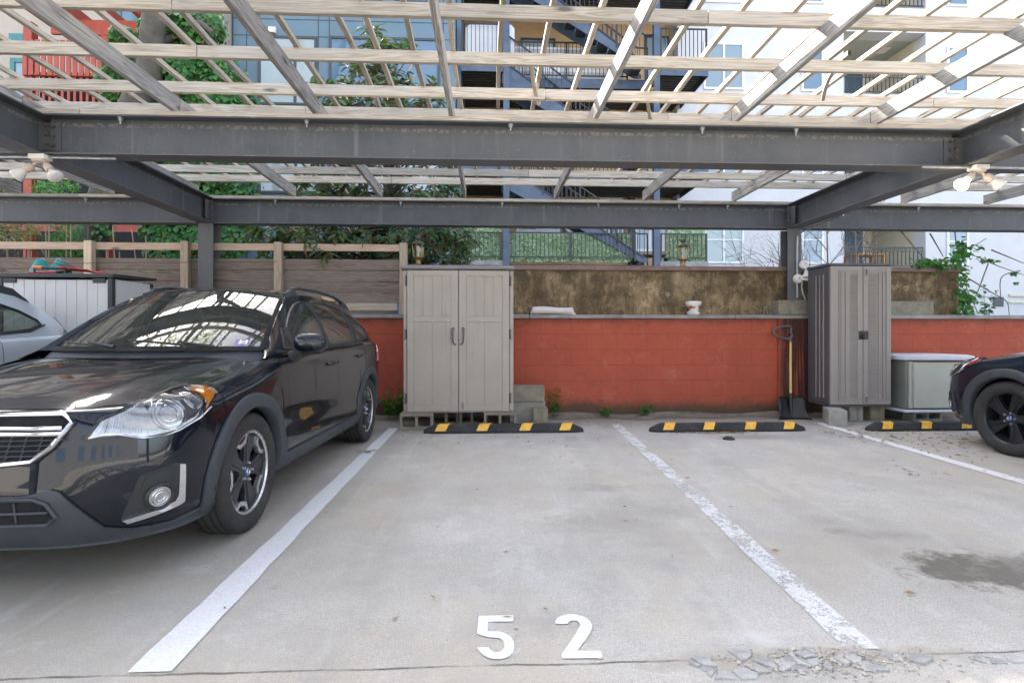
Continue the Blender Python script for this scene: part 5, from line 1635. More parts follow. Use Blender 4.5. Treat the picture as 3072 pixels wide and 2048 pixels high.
# ---- broken paving pieces, litter
def chunk_mat():
    t = NT('broken_paving'); n = t.noise(14, 6, .7); n4 = t.noise(150, 3, .6); oi = t.node('ShaderNodeObjectInfo').outputs['Random']
    c = t.mix(oi, (.27,.27,.265), (.39,.39,.38)); c = t.mix(t.ramp(n, [(.45, 0.0), (.62, .5)]), c, (.52,.50,.46)); c = t.mix(t.ramp(n4, [(.34, .5), (.46, 0.0)]), c, (.2,.19,.17))
    t.set(col=c, rough=.9, spec=.2); t.bump(t.math('ADD', n, n4), .5, .004); return t.m
M['chunk'] = chunk_mat()
ck = random.Random(21)
def clip_half(poly, px, py, nx, ny):
    out = []
    for k in range(len(poly)):
        a, b = poly[k-1], poly[k]
        da = (a[0]-px)*nx+(a[1]-py)*ny; db_ = (b[0]-px)*nx+(b[1]-py)*ny
        if da <= 0: out.append(a) if False else None
        if (da <= 0) != (db_ <= 0):
            f = da/(da-db_); out.append((a[0]+(b[0]-a[0])*f, a[1]+(b[1]-a[1])*f))
        if db_ <= 0: out.append(b)
    return out
def crack_field(c0a, c0b, c1a, c1b, cell, drop):
    A = gp(2000+c0a*.4558, 1880+c1b*.4558); B = gp(2000+c0b*.4558, 1880+c1a*.4558)
    cx_, cy_ = (A.x+B.x)/2, (A.y+B.y)/2; rx, ry = (B.x-A.x)/2, (B.y-A.y)/2
    bound = [(cx_+rx*math.copysign(abs(math.cos(t))**.7, math.cos(t))*ck.uniform(.85,1.08), cy_+ry*math.copysign(abs(math.sin(t))**.7, math.sin(t))*ck.uniform(.8,1.1)) for t in np.linspace(0, 2*math.pi, 15)[:-1]]
    seeds = []
    for _ in range(4000):
        p = (ck.uniform(cx_-rx, cx_+rx), ck.uniform(cy_-ry, cy_+ry))
        if all(math.hypot(p[0]-q[0], p[1]-q[1]) > cell*ck.uniform(.4,1.15) for q in seeds): seeds.append(p)
    for s_ in seeds:
        poly = list(bound)
        for q in seeds:
            if q is s_: continue
            poly = clip_half(poly, (s_[0]+q[0])/2, (s_[1]+q[1])/2, q[0]-s_[0], q[1]-s_[1])
            if len(poly) < 3: break
        edge = math.hypot((s_[0]-cx_)/rx, (s_[1]-cy_)/ry)
        if len(poly) < 3 or ck.random() < drop + (.45 if edge > .72 else 0): continue
        gx = sum(p[0] for p in poly)/len(poly); gy = sum(p[1] for p in poly)/len(poly)
        P = []
        for k in range(len(poly)):
            a, b = poly[k], poly[(k+1) % len(poly)]
            for f in (0, .5):
                x = a[0]+(b[0]-a[0])*f-gx; y = a[1]+(b[1]-a[1])*f-gy; r_ = math.hypot(x, y)+1e-6; sh_ = max(.2, (r_-ck.uniform(.002,.009))/r_)*ck.uniform(.86,1.0)
                P.append((x*sh_, y*sh_))
        area = abs(sum(P[k-1][0]*P[k][1]-P[k][0]*P[k-1][1] for k in range(len(P))))/2
        if area < 2e-4: continue
        h = ck.uniform(.002,.010); tx, ty = ck.uniform(-.04,.04), ck.uniform(-.05,.05)
        m = MB(); m.prism(P, 0, 1, lambda a,b,d: (a*(1-.03*d), b*(1-.03*d), d*max(.001, h + a*tx + b*ty) - (1-d)*.003))
        o = m.build('paving_fragment', M['chunk'], None, bevel=.0015, seg=1, flipfix=True); o.location = (gx, gy, .0015)
        tag(o, 'flat grey fragment of broken paving in the crumbled joint near the frame foot', 'paving fragment', 'broken paving fragments')
crack_field(225, 800, 115, 372, .105, .10)
crack_field(790, 1250, 120, 330, .075, .30)
crack_field(1270, 1740, 160, 315, .12, .10)
crack_field(2030, 2352, 165, 255, .13, .05)
M['grit'] = simple('pale_grit', (.42,.39,.34), .95, 0, .4, 30)
m = MB()
for i in range(800):
    c0 = ck.gauss(1020, 360); c1 = ck.gauss(240, 48)
    if not 180 < c0 < 2300: continue
    p = gp(2000+c0*.4558, 1880+c1*.4558); r = abs(ck.gauss(.002,.0025))+.0012
    m.lathe([(0,-r),(r,0),(0,r*.8)], 5, Matrix.Translation((p.x,p.y,.004)))
o = m.build('gravel', M['grit']); tag(o, kind='stuff')
M['dry_leaf'] = leafmat('dry_leaves', [(.16,.075,.03),(.28,.15,.06),(.36,.22,.09),(.10,.055,.03)], .8, .1)
m = MB()
def litter(n, xf, yf, smax=.035):
    for i in range(n):
        x, y = xf(), yf(); L = ck.uniform(.012, smax); w = L*ck.uniform(.12,.45); a = ck.uniform(0, 6.28); c, s = math.cos(a), math.sin(a); z = .006+ck.uniform(0,.006); k = ck.uniform(.0,.008)
        m.add([(x-L*c,y-L*s,z),(x-w*s,y+w*c,z+k),(x+L*c,y+L*s,z+.002),(x+w*s,y-w*c,z)], [(0,1,2,3)])
litter(150, lambda: ck.gauss(2.65,.26), lambda: 6.19-abs(ck.gauss(0,.07)))
litter(240, lambda: ck.uniform(3.9,5.6), lambda: ck.gauss(5.9,.35))
litter(60, lambda: ck.uniform(4.2,5.0), lambda: ck.uniform(4.6,5.6))
litter(70, lambda: ck.uniform(-1.0,1.4), lambda: ck.gauss(6.0,.25), .022)
litter(130, lambda: ck.uniform(-1.6,4.2), lambda: ck.uniform(6.6,7.4), .025)
litter(60, lambda: ck.uniform(-1.4,4.5), lambda: ck.uniform(2.0,5.8), .026)
litter(22, lambda: ck.gauss(3.55,.12), lambda: ck.gauss(4.35,.12), .03)
o = m.build('leaf_litter', M['dry_leaf']); tag(o, kind='stuff')
# dirt strip at the wall foot
M['dirt'] = simple('sandy_dirt', (.20,.175,.135), .95, 0, .35, 7, bump=.8, bscale=50, dirt=.5, dirtcol=(.07,.07,.03))
m = MB(); g = []
for i in range(120):
    x = -13+26*i/119; w = .20+.10*math.sin(i*1.3)+.06*math.sin(i*.37+1)
    g.append([(x,7.49-w,.0055),(x,7.49-w*.6,.016+.008*math.sin(i*2.1)),(x,7.485,.045+.02*math.sin(i*.9))])
m.grid(g); o = m.build('dirt', M['dirt'], smooth=60); tag(o, kind='structure')
if o.data.polygons[0].normal.z < 0: o.data.flip_normals()
# ================================================================ buildings behind
M['blue_panel'] = simple('blue_grey_fibre_cement', (.11,.175,.225), .6, 0, .09, .8, dirt=.25, dirtcol=(.16,.22,.26))
M['blue_seam'] = simple('panel_seam_dark', (.045,.065,.08), .8)  # darker blue-grey for the joints between panels
M['white_stucco'] = simple('white_stucco', (.56,.56,.56), .9, 0, .05, 1.3, bump=.5, bscale=40, dirt=.25, dirtcol=(.38,.38,.38))
M['soffit'] = simple('grey_green_soffit', (.40,.41,.36), .9, 0, .05, 3, bump=.2, bscale=40)
M['cream'] = simple('cream_render', (.62,.56,.42), .9, 0, .05, 3)
M['tan'] = simple('tan_stained_stucco', (.50,.34,.19), .9, 0, .10, 1.5, bump=.3, bscale=50, dirt=.35, dirtcol=(.42,.28,.16))
M['white_frame'] = simple('white_window_frame', (.72,.73,.76), .5, 0, .03, 5)
M['dark_frame'] = simple('dark_window_frame', (.045,.055,.065), .45, 0, .05, 5)
M['win_blue'] = glossy_glass('blue_reflecting_window', (.10,.17,.24), .03)
M['win_pale'] = glossy_glass('pale_window_pane', (.32,.37,.37), .06)  # pale pane colour; on the blue building it stands in for reflections
M['win_grey'] = glossy_glass('grey_blind_window', (.20,.27,.31), .08)
M['win_green'] = glossy_glass('curtained_window', (.30,.37,.35), .1)
M['beige_wall'] = simple('beige_house_wall', (.36,.32,.275), .9, 0, .05, 2, bump=.2, bscale=30)
M['red_paint'] = simple('red_painted_timber', (.32,.055,.030), .6, 0, .15, 6)
M['teal_paint'] = simple('teal_painted_trim', (.04,.17,.18), .5, 0, .1, 6)
M['dark_void'] = simple('painted_shade', (.012,.013,.014), .9)  # shade put into a near-black colour for the red deck

def window(parent, u0, u1, v0, v1, Y, frame, glass, mull=(), mid=False, fw=.07, proud=.05, gl2=None):
    a = wp(u0, v0, Y); b = wp(u1, v1, Y)
    x0, x1, z1, z0 = a.x, b.x, a.z, b.z
    m = MB(); yf = Y-proud
    m.box(x0-fw, x0, yf, Y-.003, z0-fw, z1+fw); m.box(x1, x1+fw, yf, Y-.003, z0-fw, z1+fw)
    m.box(x0, x1, yf, Y-.003, z1, z1+fw); m.box(x0, x1, yf, Y-.003, z0-fw, z0)
    for u in mull:
        x = wp(u, v0, Y).x; m.box(x-fw*.5, x+fw*.5, yf, Y-.003, z0, z1)
    if mid:
        zz = (z0+z1)/2; m.box(x0, x1, yf+.008, Y-.006, zz-fw*.35, zz+fw*.35)
    w = m.build('window', frame, parent, bevel=.006)
    m = MB()
    zz = (z0+z1)/2
    m.box(x0, x1, Y-.02, Y-.004, z0, z1)
    m.build('pane', glass, w)
    return w

# ---- blue grey building
YB = 15.0
bb = thing('blue_building', 'blue grey panelled building with dark framed windows behind the magnolia', 'building', (0,0,0))
xl, xr = wp(700, 300, YB).x, wp(1366, 300, YB).x
m = MB(); m.box(xl, xr, YB, YB+9, 1.28, 13.85); m.build('facade', M['blue_panel'], bb)
m = MB()
for u in (740, 778, 955, 988, 1110, 1330):
    x = wp(u, 300, YB).x; m.box(x-.012, x+.012, YB-.004, YB+.01, 1.3, 13.8)
for v in (600, 430, 347, 110, 60, -120):
    z = wp(900, v, YB).z; m.box(xl+.01, xr-.01, YB-.0045, YB+.01, z-.012, z+.012)
m.build('panel_seam', M['blue_seam'], bb)
window(bb, 783, 944, 116, 311, YB, M['dark_frame'], M['win_pale'], (886,))
window(bb, 995, 1312, 118, 316, YB, M['dark_frame'], M['win_blue'], (1056, 1186))
window(bb, 783, 948, 430, 575, YB, M['dark_frame'], M['win_pale'], (888,))
window(bb, 995, 1316, 430, 578, YB, M['dark_frame'], M['win_pale'], (1060, 1190))
window(bb, 1012, 1140, -150, 3, YB, M['dark_frame'], M['win_pale'], (1060,)); window(bb, 1192, 1308, -150, 6, YB, M['dark_frame'], M['win_blue'])
window(bb, 1028, 1150, 672, 800, YB, M['dark_frame'], M['win_pale'], (1062,))
a = wp(822, 95, YB); m = MB(); m.box(a.x-.12, a.x+.07, YB-.10, YB-.002, a.z-.08, a.z+.08); m.box(a.x-.09,a.x+.04,YB-.14,YB-.10,a.z-.09,a.z+.03); m.build('vent_cover', M['white_plastic'], bb, bevel=.01)

# ---- white building on the right
YW = 17.2
wbd = thing('white_building', 'white stucco apartment building with recessed balconies at the right', 'building', (0,0,0))
xw0 = wp(2032, 500, YW).x; xw1 = 26.0
rec = []
for vt in (-165, 94, 353, 612):
    a = wp(2531, vt, YW); b = wp(2777, vt+190, YW); rec.append((a.x, b.x, b.z-.02, a.z))
m = MB()
zlo = 1.28
m.box(xw0, rec[0][0], YW, YW+.5, 1.28, 19); m.box(rec[0][1], xw1, YW, YW+.5, 1.28, 19)
zs = sorted(rec, key=lambda r: r[2]); prev = 1.28
for r in zs:
    m.box(r[0], r[1], YW, YW+.5, prev, r[2]); prev = r[3]
m.box(zs[0][0], zs[0][1], YW, YW+.5, prev, 19)
m.box(xw0, xw0+.3, YW+.5, YW+9, 1.28, 19)
m.build('facade', M['white_stucco'], wbd)
for r in zs:
    m = MB(); m.box(r[0]+.002, r[1]-.002, YW+.5, YW+2.6, r[3]-.002, r[3]+.2); s = m.build('soffit', M['soffit'], wbd)
    m = MB()
    for xx in (r[0]+.5, r[0]+1.9):
        m = MB(); m.lathe([(0,-.02),(.12,-.02),(.14,-.003)], 16, Matrix.Translation((xx, YW+1.3, r[3]-.002))); m.build('ceiling_lamp', M['white_plastic'], s)
    m = MB(); m.box(r[1]-1.0, r[1]-.45, YW+.9, YW+1.3, r[3]-.018, r[3]-.004); m.build('access_panel', M['white_plastic'], s)
    m = MB(); m.box(r[0]-.2, r[0]+.002, YW+.5, YW+2.6, r[2], r[3]); m.box(r[1]-.002, r[1]+.2, YW+.5, YW+2.6, r[2], r[3]); m.box(r[0], r[1], YW+2.5, YW+2.6, r[2], r[3]); m.box(r[0], r[1], YW+.5, YW+2.6, r[2]-.2, r[2])
    m.build('balcony_recess', M['cream'], wbd)
    m = MB(); xa = r[0]+.85; m.box(xa, xa+1.6, YW+2.44, YW+2.495, r[2], r[2]+2.0); d = m.build('balcony_door', M['white_frame'], wbd)
    m = MB(); m.box(xa+.08, xa+.76, YW+2.42, YW+2.435, r[2]+.05, r[2]+1.93); m.box(xa+.84, xa+1.52, YW+2.42, YW+2.435, r[2]+.05, r[2]+1.93); m.build('pane', M['win_blue'], d)
    # wrought railing
    m = MB(); yr = YW-.02; hz = r[2]+.66
    m.box(r[0]+.01, r[1]-.10, yr-.02, yr+.02, hz-.02, hz+.02); m.box(r[0]+.01, r[1]-.10, yr-.014, yr+.014, hz-.14, hz-.115); m.box(r[0]+.01, r[1]-.10, yr-.016, yr+.016, r[2]+.05, r[2]+.08)
    n = 20
    for k in range(n):
        x = r[0]+.05 + k*(r[1]-r[0]-.2)/(n-1); m.box(x-.011, x+.011, yr-.011, yr+.011, r[2]+.08, hz-.14)
        m.lathe([(.030,-.008),(.044,-.008),(.044,.008),(.030,.008)], 10, Matrix.Translation((x, yr, hz-.068)) @ Matrix.Rotation(R(90), 4, 'X'), closed=True)
    m.build('railing', M['black_metal'], wbd)
for v0, v1 in ((-130,5),(135,265),(398,520),(655,785)):
    window(wbd, 2116, 2224, v0, v1, YW, M['white_frame'], M['win_grey'] if v0 < 600 else M['win_green'], (2170,), v0 > 600)
for v0, v1 in ((-130,7),(140,270),(398,520),(655,786)):
    window(wbd, 2409, 2463, v0, v1, YW, M['white_frame'], M['win_blue'] if v0 < 300 else M['win_grey'], (), True)
for v0, v1 in ((-130,16),(147,275),(398,520),(660,790)):
    window(wbd, 2845, 2898, v0, v1, YW, M['white_frame'], M['win_blue'] if v0 < 300 else M['win_grey'], (), True)
a = wp(2994, 905, YW); m = MB(); m.box(a.x-.18, a.x+.18, YW-.02, YW-.002, a.z-.16, a.z+.16); m.build('vent', M['dark_frame'], wbd)
a = wp(3050, 900, YW); m = MB(); m.box(a.x-.28, a.x+.7, YW-.06, YW-.002, a.z+.12, a.z+.20); m.box(a.x-.28, a.x+.7, YW-.05, YW-.002, a.z-.10, a.z-.04); m.build('moulding', M['cream'], wbd)
# wooden table on the low balcony
r = zs[0]
tb = thing('wooden_table', 'orange wooden table on the low balcony of the white building', 'table', (r[0]+1.35, YW+.9, r[2]))
M['orange_wood'] = simple('orange_wood', (.50,.24,.07), .5, 0, .15, 7)
m = MB(); m.box(-.55,.55,-.35,.35,.50,.55); m.build('table_top', M['orange_wood'], tb, bevel=.008)
for sx in (-1,1):
    for sy in (-1,1):
        m = MB(); m.box(sx*.48-.04, sx*.48+.04, sy*.29-.04, sy*.29+.04, .0, .4995); m.build('leg', M['orange_wood'], tb)

# ---- stair building with open steel decks
YT0, YT1 = 15.0, 17.7
sb = thing('stair_building', 'tan walled building with open blue black steel stairs and decks', 'building', (0,0,0))
xt0, xt1 = wp(1368, 400, YT1).x, wp(2034, 400, YT1).x
m = MB(); m.box(xt0-.3, xt1, YT1, YT1+8, 1.28, 19); m.build('back_wall', M['tan'], sb)
m = MB(); m.box(xr+.02, xr+.14, YT0+.3, YT1, 1.28, 19); m.build('end_wall', M['blue_panel'], sb)
xd0, xd1 = xr+.16, wp(2122, 400, YT0).x
xp0, xp1 = wp(1519, 400, YT0).x, wp(1969, 400, YT0).x
LV = [3.13, 5.73, 8.60, 11.45]
for i, z in enumerate(LV):
    m = MB()
    # decks: back gallery, left bay, right bay
    m.box(xd0, xd1, YT0+.85, YT1-.002, z-.02, z+.05)
    m.box(xd0, xp0-.1, YT0, YT0+.849, z-.02, z+.05); m.box(xp1+.1, xd1, YT0, YT0+.849, z-.02, z+.05)
    y = YT0+.06                                     # corrugation ribs under the deck
    while y < YT1:
        if y < YT0+.83:
            m.box(xd0+.02, xp0-.12, y, y+.06, z-.075, z-.021); m.box(xp1+.12, xd1-.02, y, y+.06, z-.075, z-.021)
        elif y > YT0+.95: m.box(xd0+.02, xd1-.02, y, y+.06, z-.075, z-.021)
        y += .15
    dk = m.build('deck', M['deck_steel'], sb)
    m = MB()
    m.box(xd0, xp0-.1, YT0-.03, YT0-.002, z-.20, z+.055); m.box(xp1+.1, xd1, YT0-.03, YT0-.002, z-.20, z+.055); m.box(xp0-.1, xp1+.1, YT0+.82, YT0+.848, z-.22, z+.055)
    m.box(xd1+.002, xd1+.03, YT0, YT1, z-.20, z+.055)
    m.build('edge_channel', M['stair_steel'] if i else M['cap_stone'], sb)
    # railings
    def rail(x0, x1, y, z, h=.80, hb=.10, step=.115):
        m = MB(); m.box(x0, x1, y-.02, y+.02, z+h-.035, z+h); m.box(x0, x1, y-.015, y+.015, z+hb, z+hb+.03)
        x = x0+.03
        while x < x1:
            m.box(x-.0095, x+.0095, y-.0095, y+.0095, z+hb+.03, z+h-.035); x += step
        x = x0
        while x <= x1+.01:
            m.box(x-.022, x+.022, y-.022, y+.022, z, z+h-.001); x += max(.9, (x1-x0)/max(1, round((x1-x0)/1.5)))
        return m.build('railing', M['black_metal'], sb)
    h = .80 if i == 0 else 1.10
    rail(xd0+.02, xp0-.12, YT0+.02, z+.05, h); rail(xp1+.12, xd1-.02, YT0+.02, z+.05, h)
    rail(xp0+.0, xp1-.6, YT0+.88 if i else YT0+.02, z+.05, h)
m = MB(); m.box(xd0, xd1+.1, YT0-.08, YT0+.3, 1.28, LV[0]-.21); m.build('patio_wall', M['concrete_block'], sb)
for x in (xp0, xp1):
    m = MB(); m.box(x-.085, x+.085, YT0-.06, YT0-.045, 1.28, 19); m.box(x-.085, x+.085, YT0+.085, YT0+.10, 1.28, 19); m.box(x-.02, x+.02, YT0-.045, YT0+.085, 1.28, 19); m.build('steel_post', M['stair_steel'], sb)
for x in (wp(1897, 600, YT1-.2).x,):
    m = MB(); m.box(x-.09, x+.09, YT1-.2, YT1-.03, LV[0], 8.5); m.build('back_post', M['deck_steel'], sb)
# stair flights
for i in range(3):
    zt, zb2 = LV[i+1]+.05, LV[i]+.05
    x0, x1 = wp(1506, 500, YT0).x, wp(1935, 500, YT0).x
    for y in (YT0+.10, YT0+.74):
        m = MB(); hgt = .46
        m.prism([(x0,zt-.10),(x0+.12,zt+.06),(x1+.10,zb2+.10),(x1+.10,zb2),(x1-.12,zb2-.0),(x0,zt-.10-hgt*.9)], y-.02, y+.02, lambda a,b,d: (a,d,b))
        m.build('stringer', M['stair_steel'], sb, flipfix=True)
    m = MB(); n = 13
    for k in range(n):
        t = (k+.5)/n; x = x0+(x1-x0)*t; z = zt+(zb2-zt)*t
        m.box(x-.14, x+.14, YT0+.121, YT0+.719, z-.05, z-.02); m.box(x-.145, x-.125, YT0+.121, YT0+.719, z-.02, z+.14)
    m.build('stair_treads', M['deck_steel'], sb)
    m = MB(); dz = zb2-zt; sl = dz/(x1-x0)
    for y in (YT0+.07, YT0+.77):
        for hh in (.92, .12):
            m.bar((x0+.1,y,zt+hh+.1*sl),(x1,y,zb2+hh),.035,.035)
        m.bar((x1,y,zb2+.92),(x1+.30,y,zb2+.92),.035,.035); m.bar((x1+.30,y,zb2+.92),(x1+.30,y,zb2),.035,.035)
        n = 30
        for k in range(n+1):
            t = k/n; x = x0+.1+(x1-x0-.1)*t; z = zt+.1*sl+(zb2-zt-.1*sl)*t
            w = .04 if k % 8 == 0 else .017; m.box(x-w/2, x+w/2, y-w/2, y+w/2, z+(.0 if k % 8 == 0 else .12), z+.92)
    m.build('stair_railing', M['black_metal'], sb)
# openings in the back wall
window(sb, 1910, 1985, 628, 748, YT1, M['white_frame'], M['win_grey'], (1948,), fw=.09)
window(sb, 1556, 1672, 560, 690, YT1, M['white_frame'], M['win_pale'], (1612,), fw=.08)
window(sb, 1806, 1862, 600, 698, YT1, M['white_frame'], M['win_grey'], (), fw=.07)
window(sb, 1568, 1660, 122, 240, YT1, M['dark_frame'], M['win_pale'], ()); window(sb, 1940, 2002, 115, 240, YT1, M['dark_frame'], M['win_grey'], ())
for u, v in ((1578, 332), (1620, 575), (1945, 345), (1820, 345)):
    a = wp(u, v, YT1); m = MB(); m.box(a.x-.10, a.x+.10, YT1-.10, YT1-.002, a.z-.10, a.z+.10); m.build('wall_lamp', M['galv'], sb, bevel=.02)
# string lights under the second deck
m = MB(); pts = [wp(1530+ (1770-1530)*t, 315+60*math.sin(math.pi*t)*.35, YT1-.3) for t in np.linspace(0,1,16)]
m.tube(pts, .012, 5)
for q in pts[2:15:4]: m.lathe([(0,-.22),(.05,-.19),(.055,-.12),(.02,-.06),(.02,0)], 8, Matrix.Translation(q))
o = m.build('string_lights', M['black_plastic'], sb)
# striped privacy cloth on the third level, pale panel at its left bay
M['stripe'] = None
t = NT('striped_awning_cloth'); s = t.sep(); c = t.ramp(t.math('PINGPONG', t.math('MULTIPLY', s[2], 6.0), 1.0), [(.40,(.70,.70,.70)),(.52,(.40,.41,.43))]); t.set(col=c, rough=.9); M['stripe'] = t.m
m = MB(); m.box(xp0+.1, xp1-.7, YT0+1.0, YT0+1.03, LV[2]+.12, LV[2]+1.05)
pc = m.build('privacy_cloth', M['stripe'], None); tag(pc, 'grey and white striped cloth behind the railing of the third stair deck', 'cloth')
M['pale_sheet'] = simple('pale_sheet', (.60,.62,.66), .8, 0, .06, 3, dirt=.3, dirtcol=(.45,.46,.48))
m = MB(); m.prism([(0,0),(1.36,0),(1.36,1.02),(1.27,1.12),(.12,1.12),(0,1.0)], 0, .03, lambda a,b,d: (a,d,b)); ps = m.build('privacy_screen', M['pale_sheet'], None, flipfix=True); ps.location = (xd0+.12, YT0+.12, LV[2]+.06); tag(ps, 'pale corner cut screen behind the railing left of the stairs', 'privacy screen')
# sunburst ornament
a = wp(1709, 684, YT1-.02); m = MB()
pts = []
for k in range(24):
    rr_ = .42 if k % 2 == 0 else .20; ang = math.pi*2*k/24; pts.append((a.x+rr_*math.cos(ang), a.z+rr_*math.sin(ang)))
m.prism(pts, YT1-.05, YT1-.02, lambda p,q,d: (p,d,q)); so_ = m.build('sunburst_ornament', M['black_metal'], None, flipfix=True); tag(so_, 'dark metal sunburst ornament on the tan patio wall', 'ornament')
m = MB(); m.lathe([(0,.03),(.12,.02),(.15,0)], 20, Matrix.Translation((a.x, YT1-.05, a.z)) @ Matrix.Rotation(R(90), 4, 'X')); m.build('mirror_disc', M['white_plastic'], so_, smooth=40)
M['brown_wood'] = simple('dark_brown_wood', (.055,.035,.030), .6, 0, .15, 6)
a, b = wp(1925, 762, 16.2), wp(2000, 787, 16.2); bn = thing('planter_bench', 'dark brown bench box on the patio under the white window', 'bench', ((a.x+b.x)/2, 16.2, LV[0]+.051))
m = MB(); m.box(-.5,.5,-.2,.2,.30,.36); m.build('seat', M['brown_wood'], bn, bevel=.006)
for s in (-1,1): m = MB(); m.box(s*.42-.06, s*.42+.06, -.18,.18,0,.299); m.build('leg', M['brown_wood'], bn)

# ---- beige house with red deck on the left
YH = 14.6
hs = thing('beige_house', 'beige house with teal trimmed windows behind the red deck', 'house', (0,0,0))
xh1 = xl-.06
m = MB(); m.box(-26, xh1, YH, YH+9, 1.28, 14.6); m.build('wall', M['beige_wall'], hs)  # unseen upper height raised to keep sun off the paving
window(hs, 366, 470, -60, 66, YH, M['teal_paint'], M['win_blue'], (410,), fw=.12)
window(hs, 48, 76, 190, 330, YH, M['teal_paint'], M['win_grey'], (), fw=.12)
m = MB(); a = wp(38, 110, YH); m.box(a.x, a.x+.35, YH-.12, YH-.002, a.z-.2, a.z+.02); m.build('downpipe_head', M['teal_paint'], hs)
rd_ = thing('red_deck', 'raised red timber deck with slatted railing and an overhead pergola', 'deck', (0,0,0))
YD = 12.6
p = lambda u, v, Y=YD: wp(u, v, Y)
xa, xb = p(72,0).x, p(600,0).x
zdeck = p(100, 325).z
m = MB(); m.box(xa, xb, YD, YH-.01, zdeck-.20, zdeck-.02); m.build('platform', M['red_paint'], rd_)
m = MB(); zt = p(100,130).z
m.box(xa, p(370,0).x, YD-.03, YD+.03, zt-.10, zt); m.box(xa, p(370,0).x, YD-.025, YD+.025, zdeck+.05, zdeck+.13); m.box(xa, p(370,0).x, YD-.028, YD+.028, zdeck+.72, zdeck+.80); m.build('rail', M['red_paint'], rd_)
m = MB(); x = xa+.05
while x < p(370,0).x:
    m.box(x-.048, x+.048, YD-.05, YD-.031, p(100,228).z, zt+.06); m.box(x-.028, x+.028, YD-.05, YD-.031, zdeck-.1, p(100,234).z); x += .135
m.build('balusters', M['red_paint'], rd_)
for u in (78, 310, 470, 590):
    m = MB(); x = p(u,0).x; m.box(x-.09, x+.09, YD+.035, YD+.215, 1.28, p(100,62).z); m.build('post', M['red_paint'], rd_)
zz = p(300, 82).z
m = MB(); m.box(p(150,0).x, xb, YD+.02, YD+.09, zz-.16, zz+.17); m.build('beam', M['red_paint'], rd_)
for u in (120, 225, 330, 430, 530):
    x = p(u,0).x; m = MB(); m.prism([(YD-.9,zz+.22),(YD-.80,zz+.16),(YH-.02,zz+.171),(YH-.02,zz+.42),(YD-.9,zz+.42)], x-.05, x+.05, lambda a,b,d: (d,a,b)); m.build('joist', M['red_paint'], rd_, flipfix=True)
m = MB(); m.box(p(40,0).x, xb, YD-.2, YD-.17, p(300,700).z, p(300,672).z); m.build('fascia', M['red_paint'], rd_)
m = MB(); m.box(xa+.1, p(372,0).x, YD+.30, YD+.33, zdeck, p(100,205).z); m.build('dark_backing', M['dark_void'], rd_)  # near-black sheet added to make the baluster gaps read dark
m = MB(); m.box(-14, xl+.3, YH-.30, YH-.02, 1.285, zdeck-.21); m.build('underdeck_shade_sheet', M['dark_void'], rd_)  # near-black sheet stands in for the shade beneath the deck
a = wp(340, 98, YD-.06); m = MB(); m.box(a.x-.04,a.x+.04,YD-.09,YD-.055,a.z-.25,a.z+.17); th_ = m.build('thermometer', M['white_plastic'], None, bevel=.008); th_['x'] = 0; tag(th_, 'white thermometer strip on the red deck post', 'thermometer')

# ---- the side of the yard behind the photographer: seen only in the reflections
M['rear_wall'] = simple('grey_tan_stucco', (.19,.195,.20), .9, 0, .06, 2)
bk = thing('rear_building', 'pale stucco building across the yard mirrored in the black car', 'building', (0,0,0))
m = MB(); m.box(-14, 26, -20.5, -20, 0, 8.5); m.build('wall', M['rear_wall'], bk)
for x in (-9,-5,-1,3,7,11):
    for z in (1.2, 4.6):
        m = MB(); m.box(x-.8, x+.8, -19.995, -19.95, z, z+1.7); m.build('window', M['win_blue'], bk)
# ================================================================ plants
M['magnolia'] = leafmat('magnolia_leaves', [(.030,.075,.032),(.05,.115,.048),(.085,.16,.065),(.15,.23,.11),(.06,.12,.065),(.17,.095,.045),(.10,.19,.075)], .28, .30)
M['ivy'] = leafmat('ivy_leaves', [(.02,.07,.022),(.04,.125,.036),(.055,.17,.044),(.075,.215,.052),(.11,.28,.07),(.07,.19,.05),(.05,.145,.04),(.06,.18,.045),(.095,.25,.065),(.18,.14,.05)], .4, .3)
M['fresh'] = leafmat('fresh_green_leaves', [(.035,.12,.018),(.06,.19,.03),(.10,.27,.05)], .45, .4)
M['faux'] = leafmat('faux_ivy_leaves', [(.16,.28,.10),(.28,.42,.20),(.40,.52,.32),(.55,.62,.46)], .4, .2)
M['bamboo'] = leafmat('straw_leaves', [(.10,.13,.03),(.22,.22,.08),(.36,.31,.15),(.05,.09,.02)], .6, .3)
M['crown'] = leafmat('yellow_green_leaves', [(.06,.13,.02),(.12,.20,.03),(.22,.27,.04),(.32,.30,.05)], .5, .5)  # yellow-green leaf tones, picked at random per leaf
M['bud'] = leafmat('pink_magnolia_buds', [(.55,.33,.28),(.62,.45,.36),(.45,.26,.16)], .5, .2)
M['gold_leaf'] = leafmat('yellowing_leaves', [(.55,.33,.06),(.45,.22,.06)], .5, .3)
M['bark'] = simple('rough_grey_bark', (.075,.066,.055), .95, 0, .35, 5, bump=1.0, bscale=18, dirt=.5, dirtcol=(.10,.10,.04))
M['twig'] = simple('grey_brown_twig', (.17,.135,.11), .85, 0, .2, 10)
M['twig_pale'] = simple('pale_dry_cane', (.40,.31,.21), .8, 0, .2, 10)
pr = random.Random(4)

